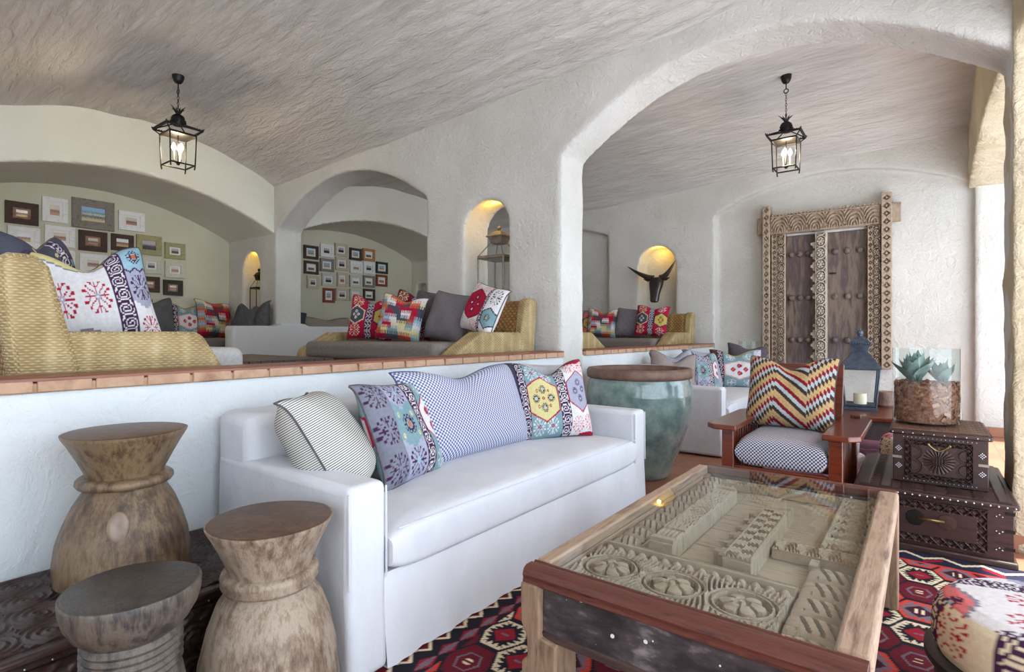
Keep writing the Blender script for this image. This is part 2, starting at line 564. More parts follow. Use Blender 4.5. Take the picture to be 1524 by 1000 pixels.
def k_stripe(ny=80, c0=srgb(206, 204, 196), c1=srgb(70, 66, 66)):
    r = Raster(8, ny, c0)
    j = np.floor(r.V * ny).astype(int)
    r.a[j % 2 == 0] = c1
    return r

def k_plain(c): return Raster(4, 4, c)

def k_grey(c=srgb(120, 118, 122), d=srgb(92, 90, 96)):
    r = Raster(80, 80, c)
    i = np.floor(r.U * 80).astype(int); j = np.floor(r.V * 80).astype(int)
    r.a[(i + j) % 3 == 0] = d
    return r

# ------------------------------------------------------------------ cushions
CLOTH = vcol('woven cushion cloth')
SEAM = pmat('cushion piping', [srgb(70, 62, 70), srgb(96, 88, 92)], 40, .9, bs=.1)
SEAM_PALE = pmat('pale cushion piping', [srgb(190, 186, 182), srgb(170, 166, 166)], 40, .9, bs=.1)

def cushion(name, label, w, h, t, front, n=64, back=None, chop=.0, seam=SEAM, group=None, ear=.10, cat='cushion', seed=0, crease=.006, cloth=None):
    """a stuffed square cushion standing on its lower edge: local x across, z up, its face towards -y"""
    k = max(2, int(n * h / w))
    u = np.linspace(-1, 1, n); v = np.linspace(-1, 1, k)
    Ug, Vg = np.meshgrid(u, v, indexing='ij')
    rs = np.random.default_rng(seed + 11)
    ph = rs.uniform(0, 6, 6)
    th = ((1 - Ug ** 4) * (1 - Vg ** 4)) ** .62
    low = 1 + .22 * (-Vg) * (1 - Vg ** 2)
    wr = crease * (np.sin(5 * Ug + 4 * Vg + ph[0]) + np.sin(9 * Ug - 6 * Vg + ph[1]) * .6 + np.sin(3 * Vg - 8 * Ug + ph[2]) * .5) * (1 - th * .4) * (1 - Ug ** 6) * (1 - Vg ** 6)
    x = w / 2 * Ug * (1 - ear * (1 - Vg ** 2) * Ug ** 2 * .6)
    z = h / 2 * Vg * (1 - ear * (1 - Ug ** 2) * Vg ** 2 * .6)
    dip = chop * h * np.exp(-((Ug - .08 * math.sin(ph[3])) / .42) ** 2) * np.clip((Vg + .3) / 1.3, 0, 1) ** 2.2
    z = z - dip
    dent = .45 * (chop > 0) * np.exp(-((Ug) / .22) ** 2) * np.clip((Vg + .1) / 1.1, 0, 1) ** 2
    y = -t / 2 * th * low * (1 - dent) + wr
    yb = t / 2 * th * low * (1 - dent * .5) + wr
    z = z + h / 2
    # ears curl a little backwards
    curl = .03 * (np.abs(Ug) ** 8) * (np.abs(Vg) ** 8)
    cf = front.sample((Ug + 1) / 2, (Vg + 1) / 2).reshape(-1, 3)
    bk = (back or front)
    cb = bk.sample((1 - Ug) / 2, (Vg + 1) / 2).reshape(-1, 3)
    V1 = np.stack([x.ravel(), (y + curl).ravel(), z.ravel()], 1); V2 = np.stack([x.ravel(), (yb + curl).ravel() + 1e-5, z.ravel()], 1)
    f = [tuple(q) for q in grid_faces(n, k)] + [tuple(q) for q in grid_faces(n, k, n * k, True)]
    o = raw_mesh(name, np.concatenate([V1, V2]), f, cloth or CLOTH, None, ang=0, col=np.concatenate([cf, cb]))
    setprops(o, label, cat, group)
    idx = np.arange(n * k).reshape(n, k)
    loop = list(idx[:, 0]) + list(idx[-1, 1:]) + list(idx[-2::-1, -1]) + list(idx[0, -2:0:-1])
    pts = [V1[q] for q in loop[::2]]
    pts.append(pts[0])
    m = MB().tube(pts, .0045 if w > .3 else .004, 5)
    m.build('piping', seam, o)
    return o

def put(o, loc, face, lean=12, roll=0):
    """stand a cushion at loc with its face turned to compass angle `face` (degrees, 0 = -Y, 90 = +X) leaning back"""
    M = Matrix.Translation(loc) @ Matrix.Rotation(R(face), 4, 'Z') @ Matrix.Rotation(R(-lean), 4, 'X') @ Matrix.Rotation(R(roll), 4, 'Y')
    o.matrix_world = M
    return o

# ------------------------------------------------------------------ carving height fields
def cv_rosettes(s, petals=6, wave=True):
    """running scroll: flowers inside ring stems, linked by combed s-curves, with a beaded edge"""
    def fn(X, Y):
        h = Y.max(); eb = h * .16
        u = (X % s) - s / 2; v = Y - h / 2
        r = np.hypot(u, v); t = np.arctan2(v, u)
        Rr = min(s, h - 2 * eb) * .5
        q = r / Rr
        lobe = .62 * (.70 + .30 * np.abs(np.cos(petals * t / 2)) ** .7)
        z = np.zeros_like(X)
        stem = np.abs(((np.abs(u) - s / 2) * .9) - .35 * s * np.sin(np.clip(v / (h * .34), -1, 1) * PI / 2) * np.where(np.floor(X / s) % 2 == 0, 1, -1) * .4)
        z = np.where(q > .98, .25 + .65 * (np.sin(stem / s * 95) > .1), z)
        z = np.where((q > .74) & (q < .98), .75 - .5 * (np.abs(q - .86) < .035), z)
        z = np.where(q < lobe, .95 - .5 * np.abs(q / np.maximum(lobe, 1e-6) - .5), z)
        z = np.where((q < lobe) & (q > .24) & (np.abs(np.sin(petals * t / 2)) > .965), .25, z)
        z = np.where(q < .2, .55, z); z = np.where(q < .09, 1.0, z)
        e = np.minimum(Y, h - Y)
        bead = np.hypot(((X % (s / 5)) - s / 10) / (s / 13), (e - eb * .62) / (eb * .30))
        z = np.where(e < eb, .15, z)
        z = np.where((e < eb) & (bead < 1), .2 + .7 * np.sqrt(np.clip(1 - bead ** 2, 0, 1)), z)
        return np.where(e < eb * .22, .9, z)
    return fn

def cv_arcs(s, rings=5):
    """rows of nested arches over small dark lozenges"""
    def fn(X, Y):
        h = Y.max()
        u = (X % s) - s / 2
        r = np.hypot(u * 1.0, (Y - h * .1) * (s / h) * .62)
        z = .5 + .5 * np.sin(r / (s * .62) * rings * 2 * PI)
        u2 = ((X + s / 2) % s) - s / 2
        d = np.abs(u2) / (s * .2) + np.abs(Y - h * .24) / (h * .2)
        z = np.where(d < 1, -.6, z)
        z = np.where(d < .45, .8, z)
        e = np.minimum(Y, h - Y)
        return np.where(e < h * .05, .8, z)
    return fn

def cv_rings(s):
    def fn(X, Y):
        w = X.max()
        v = (Y % s) - s / 2; u = X - w * .5
        r = np.hypot(u, v) / (min(s, w) * .5); t = np.arctan2(v, u)
        z = .5 + .5 * np.sin(r * 14)
        z = np.where(r < .3, .3 + .7 * np.abs(np.cos(3 * t)), z)
        z = np.where(r > .98, .4 + .4 * np.sin(np.abs(u) / w * 40 + Y / s * 12), z)
        e = np.minimum(X, w - X)
        return np.where(e < w * .07, .9, z)
    return fn

def cv_post(s):
    def fn(X, Y):
        w = X.max()
        k = (Y % s) / s
        st = np.floor(np.abs(k - .5) * 2 * 5) / 5
        d = np.abs(X - w * .5) / (w * .5)
        z = .3 + .7 * (np.sin((d * 3 + np.abs(k - .5) * 5) * 2 * PI) > 0)
        return np.where(d > .9, .9, z)
    return fn

def cv_chips(tile, border_w, fill=None):
    """chip-carved border of crossed triangles round a plain (or carved) field"""
    def fn(X, Y):
        w = X.max(); h = Y.max(); m = border_w
        ex = np.minimum(X, w - X); ey = np.minimum(Y, h - Y); e = np.minimum(ex, ey)
        along = np.where(ey < ex, X, Y)
        ntile = np.where(ey < ex, max(1, round(w / tile)), max(1, round(h / tile)))
        L = np.where(ey < ex, w, h)
        u = ((along / L * ntile) % 1) * 2 - 1
        v = np.clip(e / m, 0, 1) * 2 - 1
        q = np.minimum(np.abs(u - v), np.abs(u + v))
        z = np.where(np.abs(u) > np.abs(v), 1 - np.clip(q * 2.6 - .15, 0, 1), 1 - np.clip(q * 1.6 - .15, 0, .7))
        z = np.where((e < m * .07) | (e > m * .93), 1, z)
        z = np.where(e > m, 1.0 if fill is None else fill(X, Y), z)
        return z
    return fn

def cv_sunflower(cx, cy, r0, asp=1.0, petals=22):
    def fn(X, Y):
        u = (X - cx); v = (Y - cy) * asp
        r = np.hypot(u, v) / r0; t = np.arctan2(v, u)
        z = np.where(r < 1, .35 + .65 * np.abs(np.sin(t * petals / 2)) ** .6 * np.clip(1.35 - r, 0, 1), .55)
        z = np.where(r < .34, .4 + .6 * (np.sin(u * 500) > 0), z)
        a = np.abs(np.hypot(np.abs(u) - r0 * 1.62, np.abs(v) - r0 * .55) - r0 * .5)
        z = np.where((r > 1.05) & (a < r0 * .1), .05, z)
        return z
    return fn

def cv_slats(n, axis=0):
    def fn(X, Y):
        A, L = (X, X.max()) if axis == 0 else (Y, Y.max())
        B = Y if axis == 0 else X
        k = np.floor(A / L * n)
        z = np.where(k % 2 == 0, .9, .25 + .6 * (np.sin(B * 2 * PI / .016) > 0))
        return z
    return fn

def cv_swirl(s):
    def fn(X, Y):
        h = Y.max()
        u = (X % s) - s / 2; v = (Y % s) - s / 2
        r = np.hypot(u, v); t = np.arctan2(v, u)
        z = .5 + .5 * np.sin(r * 2 * PI / .022 + 2 * t * np.where(np.floor(X / s) % 2 == 0, 1, -1))
        e = np.minimum(Y, h - Y)
        return np.where(e < .03, .9, z)
    return fn

def cv_blocks(n, axis=1):
    """a row of fat clawed blocks"""
    def fn(X, Y):
        A, B = (Y, X) if axis else (X, Y)
        L = A.max(); W = B.max()
        u = (A / L * n) % 1; v = B / W
        z = (1 - np.abs(2 * u - 1) ** 4) * (.45 + .55 * np.sin(PI * np.clip(v, 0, 1)) ** .6)
        z = np.where((np.abs(((v - .15) * 4 + u * 1.6) % 1 - .5) < .13) & (v > .2) & (u > .15) & (u < .85), z * .35, z)
        return z
    return fn

def cv_mould(n=4, axis=0):
    def fn(X, Y):
        A = X if axis == 0 else Y
        return .5 + .5 * np.sign(np.sin(A / A.max() * n * 2 * PI)) * np.abs(np.sin(A / A.max() * n * 2 * PI)) ** .5
    return fn

def cv_bold(s):
    """bold stacked roundels with deep sunk rings and pierced corners"""
    def fn(X, Y):
        w = X.max(); v = (Y % s) - s / 2; u = X - w * .5
        r = np.hypot(u / (w * .5), v / (s * .5)); t = np.arctan2(v, u)
        z = np.where(r < 1.0, .9, .75)
        z = np.where((r > .70) & (r < .86), .0, z)
        z = np.where(r < .56, .25 + .65 * (np.abs(np.cos(3 * t)) > .45), z)
        z = np.where(r < .2, 1.0, z)
        z = np.where((r > 1.08) & (np.abs(u) < w * .40), -.3, z)
        return z
    return fn

def cv_lozenge(s):
    """sunk lozenges between raised bars"""
    def fn(X, Y):
        w = X.max(); v = ((Y % s) / s - .5) * 2; u = (X / w - .5) * 2
        d = np.abs(u) + np.abs(v)
        z = np.where(d < .78, .0, .95)
        z = np.where(d < .36, .85, z)
        return np.where(np.abs(u) > .93, .95, z)
    return fn
# ------------------------------------------------------------------ the place (metres; x across, y into the depth along the half wall, z up)
PL = plaster('hand trowelled plaster', srgb(198, 196, 191), srgb(214, 213, 209), .65, 17)
PLL = plaster('pale plaster', srgb(214, 212, 198), srgb(222, 221, 210), .4)
PLV = plaster('rough vault plaster', srgb(204, 200, 196), srgb(222, 219, 216), 1.5, 3.0, (1.2, 5.5, 3))
PLW = plaster('white plaster', srgb(206, 211, 214), srgb(214, 218, 220), .45)
PLG = plaster('sage plaster', srgb(196, 194, 172), srgb(208, 205, 186), .2)
PLP = plaster('peach plaster', srgb(188, 158, 138), srgb(200, 174, 156), .5)

def tiles(name, c0, c1, mortar, sc, w=.3, h=.3, rough=.45):
    m, t, b, o = nt(name)
    v = coords(t)
    br = t.nodes.new('ShaderNodeTexBrick')
    br.offset = 0.0
    br.inputs['Color1'].default_value = c4(c0); br.inputs['Color2'].default_value = c4(c1); br.inputs['Mortar'].default_value = c4(mortar)
    br.inputs['Scale'].default_value = 1; br.inputs['Mortar Size'].default_value = .006
    br.inputs['Brick Width'].default_value = w; br.inputs['Row Height'].default_value = h
    t.links.new(v, br.inputs['Vector'])
    t.links.new(br.outputs['Color'], b.inputs['Base Color'])
    b.inputs['Roughness'].default_value = rough
    bump(t, b, noise(t, v, 14, 4), .15, .01)
    return m

TERRA = tiles('terracotta tiles', srgb(146, 98, 74), srgb(162, 112, 86), srgb(120, 92, 76), 1)
YC, YD, YE = 4.04, 4.43, 8.36      # cross wall faces, end wall
XL, XA, XB = -2.52, -7.2, -8.5     # half wall, lunette wall, picture wall

def spring(X): return 3.22 + .045 * (X + 7.2)

def organic(o, voxel=.04, smooth=4, lump=.018, size=.35):
    r = o.modifiers.new('r', 'REMESH'); r.mode = 'VOXEL'; r.voxel_size = voxel; r.use_smooth_shade = True
    s = o.modifiers.new('s', 'SMOOTH'); s.factor = .5; s.iterations = smooth
    tx = bpy.data.textures.new(o.name + '_lumps', 'CLOUDS'); tx.noise_scale = size; tx.noise_depth = 2
    d = o.modifiers.new('d', 'DISPLACE'); d.texture = tx; d.strength = lump; d.mid_level = .5; d.texture_coords = 'GLOBAL'
    return o

def strip(mb, a0, a1, lo, hi, b0, b1, axis, n=1):
    """one piece of wall between a0..a1 with lower edge lo(a) and upper edge hi(a), b0..b1 thick; axis 'x' = wall running along x"""
    lo_ = lo if callable(lo) else (lambda a: lo)
    hi_ = hi if callable(hi) else (lambda a: hi)
    A = np.linspace(a0, a1, n + 1)
    v = []; f = []
    P = (lambda a, b, z: (a, b, z)) if axis == 'x' else (lambda a, b, z: (b, a, z))
    for a in A:
        l, h = lo_(a), hi_(a)
        v += [P(a, b0, l), P(a, b1, l), P(a, b1, h), P(a, b0, h)]
    for i in range(n):
        k = 4 * i
        for p in range(4):
            q = (p + 1) % 4
            f.append((k + p, k + q, k + 4 + q, k + 4 + p))
    f.append((3, 2, 1, 0)); k = 4 * n; f.append((k, k + 1, k + 2, k + 3))
    if axis == 'x': f = [tuple(reversed(q)) for q in f]
    mb.add(v, f)

def arch(c, half, sp, crown, power=2.0):
    return lambda a: sp + (crown - sp) * max(0, 1 - abs((a - c) / half) ** power) ** (1 / power * 1.0 if power > 2 else 1)

def struct(o):
    o['kind'] = 'structure'; return o

# floors
mb = MB().box(-2.6, -4.2, -.12, .9, 8.6, 0); struct(mb.build('floor', TERRA))
mb = MB().box(-8.7, -1.3, .42, -2.6, 8.5, .62); struct(mb.build('floor_raised', tiles('raised floor tiles', srgb(120, 84, 66), srgb(138, 98, 76), srgb(96, 80, 70), 1)))
mb = MB().box(.9, -14, -.16, 16, 24, -.02); struct(mb.build('floor_terrace', tiles('terrace paving', srgb(210, 213, 216), srgb(218, 221, 224), srgb(170, 150, 132), 1, .4, .4, .8)))

# half wall between the lower lounge and the raised bays, with its brick coping
mb = MB(); mb.box(-2.70, -1.3, -.02, XL, YC + .1, 1.0); mb.box(-2.70, YD - .1, -.02, XL, YE + .1, 1.0)
struct(organic(mb.build('wall_half', PLW), .045, 3, .012, .3))
BRICKF = pmat('pink clay brick', [srgb(150, 114, 92), srgb(186, 152, 126), srgb(168, 132, 108)], 7, .85, bs=.4, bscale=50)
BRICKT = pmat('polished terracotta coping', [srgb(112, 62, 44), srgb(136, 80, 58)], 8, .35, bs=.2)
mb = MB()
for y0, y1 in ((-1.2, YC + .03), (YD + .02, YE)):
    y = y0
    while y < y1 - .02:
        e = min(y + .168, y1)
        j = random.uniform(-.003, .003)
        mb.box(-2.74, y + .004, .988, -2.502 + j, e - .004, 1.028, 0)
        y += .172
    mb.box(-2.735, y0, .985, -2.512, y1, 1.02, 0)
    mb.box(-2.745, y0 + .003, 1.024, -2.505, y1, 1.04, 1)
struct(mb.build('trim_coping', [BRICKF, BRICKT], bevel=.004))

# vaults
def vault(name, y0, y1, c, half, rise, x0, x1):
    nx, ny = 130, 80
    X, Y = np.meshgrid(np.linspace(x0, x1, nx), np.linspace(y0, y1, ny), indexing='ij')
    Z = spring(X) + rise * np.clip(1 - ((Y - c) / half) ** 2, -.6, 1)
    lump = np.zeros_like(Z)
    for k in range(26):
        kx, ky = rng.normal(0, 3.0), rng.normal(0, 7.0)
        lump += np.sin(kx * X + ky * Y + rng.uniform(0, 6)) * .002
    Z = Z + lump
    v = np.stack([X.ravel(), Y.ravel(), Z.ravel()], 1)
    top = v.copy(); top[:, 2] += .25
    f = [tuple(q) for q in grid_faces(nx, ny, 0, True)] + [tuple(q) for q in grid_faces(nx, ny, nx * ny)]
    idx = np.arange(nx * ny).reshape(nx, ny)
    loop = list(idx[:, 0]) + list(idx[-1, 1:]) + list(idx[-2::-1, -1]) + list(idx[0, -2:0:-1])
    for a, b in zip(loop, loop[1:] + loop[:1]):
        f.append((int(a) + nx * ny, int(a), int(b), int(b) + nx * ny))
    return struct(raw_mesh(name, np.concatenate([v, top]), f, PLV))
vault('ceiling', -.35, YC + .12, 2.4, 1.65, .42, XA - .15, .6)
vault('ceiling_bay', YD - .12, YE + .12, 6.4, 1.96, .42, XA - .15, .6)
struct(MB().box(-2.8, -4.2, 3.3, .9, -.3, 3.45).build('ceiling_hall', PLV))

# cross wall with its arches, hatch and candle niche
T = 4.2
a_low = arch(-5.67, 1.5, 2.62, 3.15)
a_main = arch(-1.07, 1.47, 2.74, 3.31)
hatch = lambda x: 2.2 + math.sqrt(max(0, .29 ** 2 - (x + 3.38) ** 2))
mb = MB()
b0, b1 = YC, YD
strip(mb, -8.7, -8.08, .3, T, b0, b1, 'x')
strip(mb, -8.1, -7.58, .3, 1.25, b0, b1, 'x')
strip(mb, -8.08, -7.6, lambda x: 2.14 + math.sqrt(max(0, .24 ** 2 - (x + 7.84) ** 2)), T, b0, b1, 'x', 12)
mb.box(-8.1, YD - .14, 1.0, -7.58, YD, 2.6)
strip(mb, -7.6, -7.15, .3, T, b0, b1, 'x')
strip(mb, -7.16, -4.19, a_low, T, b0, b1, 'x', 40)
strip(mb, -4.2, -3.66, .3, T, b0, b1, 'x')
strip(mb, -3.67, -3.09, .3, 1.18, b0, b1, 'x')
strip(mb, -3.66, -3.10, hatch, T, b0, b1, 'x', 16)
strip(mb, -3.10, XL, -.02, T, b0, b1, 'x')
strip(mb, -2.53, .40, a_main, T, b0, b1, 'x', 44)
strip(mb, .39, .9, -.02, T, b0, b1, 'x')
struct(organic(mb.build('wall_cross', PL), .024, 2, .018, .25))

# lunette wall at the back of the raised bays (its arches are the vaults of the alcoves), and the picture wall
mb = MB()
al1 = lambda y: 3.04 - .152 * (y - 2.3) ** 2
al2 = lambda y: 3.04 - .13 * (y - 6.1) ** 2
strip(mb, -1.3, .3, .3, T, XB - .1, XA, 'y')
strip(mb, .28, YC + .02, al1, T, XB - .1, XA, 'y', 40)
strip(mb, YD - .02, 7.80, al2, T, XB - .1, XA, 'y', 40)
strip(mb, 7.78, 8.6, .3, T, -8.08, XA, 'y')
strip(mb, 7.95, 8.6, .3, T, XB - .1, -8.0, 'y')
strip(mb, 7.78, 8.0, 2.2, T, XB - .1, -7.6, 'y')
strip(mb, 7.78, 8.0, .3, 1.25, XB - .1, -7.6, 'y')
strip(mb, 7.78, 8.0, .3, T, XB - .1, -8.35, 'y')
struct(organic(mb.build('wall_lunette', PLL), .03, 2, .012, .35))
mb = MB().box(XB - .25, -1.3, .3, XB, 8.6, T); struct(mb.build('wall_pictures', PLG))

# built-in plaster daybeds of the two alcoves and the low blocks at their ends
mb = MB(); mb.box(XB + .0, -1, .6, -7.62, YC, .98); mb.box(XB, YD, .6, -7.62, 7.8, .98)
struct(organic(mb.build('trim_daybed', PLW), .04, 3, .01))
mb = MB(); mb.box(-7.28, 3.39, .6, -7.02, YC + .05, 1.29); mb.box(-7.28, YC, .6, -7.02, YD, 1.33); mb.box(-7.28, YD - .05, .6, -7.02, 5.16, 1.29)
struct(organic(mb.build('trim_parapet', PLW), .03, 4, .012))

# end wall with the bull niche, the blind arch and the shallow door recess
mb = MB()
pan = arch(-5.7, 1.46, 2.83, 3.12)
nic = lambda x: 2.28 + math.sqrt(max(0, .31 ** 2 - (x + 3.42) ** 2))
rec = arch(-1.02, 1.52, 2.95, 3.36)
e0, e1 = YE, YE + .12
strip(mb, -8.7, -7.15, .3, T, e0, e1, 'x')
strip(mb, -7.16, -4.275, pan, T, e0, e1, 'x', 30)
strip(mb, -4.28, -3.73, .3, T, e0, e1, 'x')
for s0, s1 in ((e0, e1), (e1 - .01, e1 + .18)):
    strip(mb, -3.74, -3.10, .3, 1.15, s0, s1, 'x')
    strip(mb, -3.73, -3.11, nic, T, s0, s1, 'x', 16)
strip(mb, -3.11, -2.50, -.02, T, e0, e1, 'x')
strip(mb, -2.51, .49, rec, T, e0, e1, 'x', 40)
strip(mb, .48, .9, -.02, T, e0, e1, 'x')
strip(mb, -8.7, -3.73, .3, T, e1 - .01, e1 + .18, 'x')
strip(mb, -3.11, .9, -.02, T, e1 - .01, e1 + .18, 'x')
strip(mb, -8.7, .9, -.02, T, e1 + .17, e1 + .4, 'x')
struct(organic(mb.build('wall_end', PL), .024, 2, .012, .3))
mb = MB().box(.86, YE - .02, -.1, 3.2, YE + .4, 3.6); struct(mb.build('wall_verandah', PLP, bevel=.02))

# outer wall with an arch to the verandah in each bay
mb = MB()
strip(mb, YC - .02, YD + .02, -.02, T, .39, .88, 'y')
strip(mb, YD - .02, YE + .05, arch(6.4, 1.98, 2.9, 3.12), T, .42, .88, 'y', 40)
strip(mb, -.4, YC, arch(1.95, 2.1, 2.82, 3.25), T, .42, .88, 'y', 40)
strip(mb, -.75, -.35, -.02, T, .42, .88, 'y')
strip(mb, -4.2, -.7, arch(-2.5, 1.8, 2.6, 2.95), T, .42, .88, 'y', 20)
struct(organic(mb.build('wall_outer', plaster('sandy plaster', srgb(190, 176, 148), srgb(206, 194, 170), 1.0, 12)), .03, 2, .03, .2))
mb = MB(); mb.box(-2.8, -4.4, -.02, .9, -4.2, 3.5); mb.box(-2.75, -4.3, 1.0, -2.55, -1.2, 3.5); mb.box(-9, -1.5, .3, -2.6, -1.3, 4.2)
struct(mb.build('wall_behind', PL))
mb = MB().box(.88, -4.2, 3.5, 1.9, 8.7, 3.62); struct(mb.build('ceiling_verandah', pmat('verandah boards with orange bounce tint', [srgb(196, 128, 84), srgb(210, 146, 104)], 3, .7, stretch=(.3, 6, 1), bs=.2)))  # orange light off terracotta put into the colour; roof depth set by sun reach
mb = MB(); mb.box(.47, YE - .03, 0, 1.6, YE - .0, .11); mb.box(.38, YC - .02, 0, .9, YC - .012, .1)
struct(mb.build('baseboard_outer', TERRA, bevel=.004))
# ------------------------------------------------------------------ shared materials
SLIP = pmat('white cotton slipcover', [srgb(204, 206, 212), srgb(214, 216, 222)], 5, .92, bs=.35, bscale=7, bd=.03, spec=.1, stretch=(1, 1, .6))
TEAKRED = pmat('polished red brown wood', [srgb(60, 22, 11), srgb(110, 46, 22), srgb(84, 32, 15)], 5, .28, stretch=(1, 9, 9), bs=.08, coat=.4)
MAHOG = pmat('oiled mahogany', [srgb(58, 28, 24), srgb(98, 52, 42), srgb(76, 38, 31)], 6, .42, stretch=(2, 14, 14), bs=.15)
RAW = pmat('weathered pale timber', [srgb(78, 60, 46), srgb(150, 124, 100), srgb(114, 92, 72)], 4, .8, stretch=(6, 6, 1.2), bs=.6, bd=.015)
RAWY = pmat('weathered pale rail', [srgb(100, 76, 62), srgb(168, 142, 120), srgb(132, 106, 88)], 4, .7, stretch=(9, 1, 9), bs=.5)
TARRED = pmat('blackened weathered plank', [srgb(28, 24, 26), srgb(44, 38, 40), srgb(70, 62, 64), srgb(132, 126, 128)], 9, .6, stretch=(1, 3, 2.2), bs=.5, detail=8)
def splashed(m):
    # spatters of white paint on the old plank
    t = m.node_tree; b = t.nodes['Principled BSDF']; src = b.inputs['Base Color'].links[0].from_socket
    vo = t.nodes.new('ShaderNodeTexVoronoi'); vo.inputs['Scale'].default_value = 42; t.links.new(coords(t), vo.inputs['Vector'])
    sz = t.nodes.new('ShaderNodeMath'); sz.operation = 'MULTIPLY'; sp = t.nodes.new('ShaderNodeSeparateColor'); t.links.new(vo.outputs['Color'], sp.inputs[0])
    pw = t.nodes.new('ShaderNodeMath'); pw.operation = 'POWER'; t.links.new(sp.outputs[0], pw.inputs[0]); pw.inputs[1].default_value = 2.6
    sz.inputs[1].default_value = .36; t.links.new(pw.outputs[0], sz.inputs[0])
    jit = t.nodes.new('ShaderNodeMath'); jit.operation = 'MULTIPLY_ADD'; t.links.new(noise(t, coords(t), 90, 3), jit.inputs[0]); jit.inputs[1].default_value = .16; t.links.new(vo.outputs['Distance'], jit.inputs[2])
    lt = t.nodes.new('ShaderNodeMath'); lt.operation = 'LESS_THAN'; t.links.new(jit.outputs[0], lt.inputs[0]); t.links.new(sz.outputs[0], lt.inputs[1])
    mx = t.nodes.new('ShaderNodeMix'); mx.data_type = 'RGBA'; t.links.new(lt.outputs[0], mx.inputs['Factor']); t.links.new(src, mx.inputs['A']); mx.inputs['B'].default_value = (.75, .75, .78, 1)
    t.links.new(mx.outputs['Result'], b.inputs['Base Color'])
splashed(TARRED)
PALECARVE = pmat('bleached carved timber', [srgb(128, 114, 96), srgb(168, 154, 134), srgb(148, 134, 114)], 7, .75, stretch=(1, 5, 1), bs=.2)
DARKCHEST = pmat('dark carved rosewood', [srgb(30, 19, 18), srgb(58, 37, 33), srgb(43, 28, 26)], 5, .42, stretch=(2, 12, 12), bs=.15)
STUD = pmat('white metal studs', srgb(206, 204, 210), 5, .3, .7, bs=0)
BRASS = pmat('worn brass', [srgb(120, 100, 64), srgb(168, 148, 104)], 20, .35, .9, bs=.1)
IRON = pmat('black iron', [srgb(26, 24, 24), srgb(44, 40, 40)], 20, .45, .6, bs=.1)
GLASS = glassmat('clear glass', (.97, .985, .98))
GLASSR = glassmat('thick clear glass', (.95, .975, .97), 1.62)

# ------------------------------------------------------------------ kilim rug
def rug_cols(X, Y):
    """flat-woven rows of saw-toothed hexagons, every third row cream, with lozenge borders"""
    black = np.array(srgb(30, 26, 38)); C = np.empty(X.shape + (3,), np.float32); C[:] = black
    cream = np.array(srgb(228, 212, 182)); red = np.array(srgb(150, 26, 44)); dred = np.array(srgb(104, 20, 36)); orange = np.array(srgb(206, 62, 48))
    grey = np.array(srgb(116, 104, 116)); plum = np.array(srgb(64, 20, 36))
    px, py = .145, .22
    i = np.round((X + 1.32) / px)
    jj = (Y - 1.70 + .11 * i) / py
    j = np.round(jj)
    # nearest of the neighbouring hexagon columns
    best = None
    for di in (-1, 0, 1):
        ii = i + di
        dx = np.abs(X + 1.32 - ii * px)
        q = (Y - 1.70 + .11 * ii) / py; q0 = np.round(q); sd = (q - q0) * py; dy = np.abs(sd)
        rho = np.maximum(dy / .099, (dx + dy * .46) / .094)
        if best is None: best, DX, DY, SD, KI, SX = rho.copy(), dx.copy(), dy.copy(), sd.copy(), q0.copy(), (X + 1.32 - ii * px)
        else:
            m = rho < best
            best[m] = rho[m]; DX[m] = dx[m]; DY[m] = dy[m]; SD[m] = sd[m]; KI[m] = q0[m]; SX[m] = (X + 1.32 - ii * px)[m]
    kind = np.mod(KI, 3)
    inside = best < .97
    tooth = np.abs(((np.where(DY / .099 > (DX + DY * .46) / .094, SX, SD)) / .026) % 1 - .5) * 2
    lim = .60 + .30 * tooth
    dia = DX / .052 + DY / .058
    w = inside & (kind == 0)
    C[w & (best > lim)] = cream
    C[w & (dia < 1)] = red; C[w & (dia < .35) & (np.abs(SD) < .004 + .3 * np.abs(SX))] = grey
    o = inside & (kind == 1)
    C[o] = orange; C[o & (best < lim)] = grey; C[o & (dia < 1.05)] = plum; C[o & (np.abs(np.abs(SX) - .012) < .005) & (DY < .025)] = cream
    d = inside & (kind == 2)
    C[d] = dred; C[d & (best < .55)] = grey; C[d & (best < .45)] = dred; C[d & (dia < .45) & (np.abs(np.abs(SD) - .012) < .004)] = cream
    # borders along the sofa side and the far edge
    e = X + 1.62
    b = e < .22
    C[b] = black
    a1 = np.abs(((Y) / .10) % 1 - .5) * 2
    zz = np.abs(e - .085) < .045 * (1 - a1) + .014
    z2 = np.abs(e - .085) < .045 * (1 - a1) - .004
    C[b & zz] = cream; C[b & z2] = dred
    a2 = np.abs(((Y) / .12) % 1 - .5) * 2
    C[b & (np.abs(e - .185) < .03 * (1 - a2))] = red; C[b & (np.abs(e - .185) < .016 * (1 - a2))] = grey
    f = 3.72 - Y
    b = (f < .19)
    C[b] = np.array(srgb(40, 38, 58))
    a3 = np.abs((X / .16) % 1 - .5) * 2
    C[b & (np.abs(f - .05 - .06 * a3) < .014)] = cream
    C[b & (np.abs(f - .05 - .06 * a3 - .04) < .018) & (np.floor(X / .08) % 3 == 0)] = red
    C[b & (np.abs(f - .178) < .008)] = orange
    return C

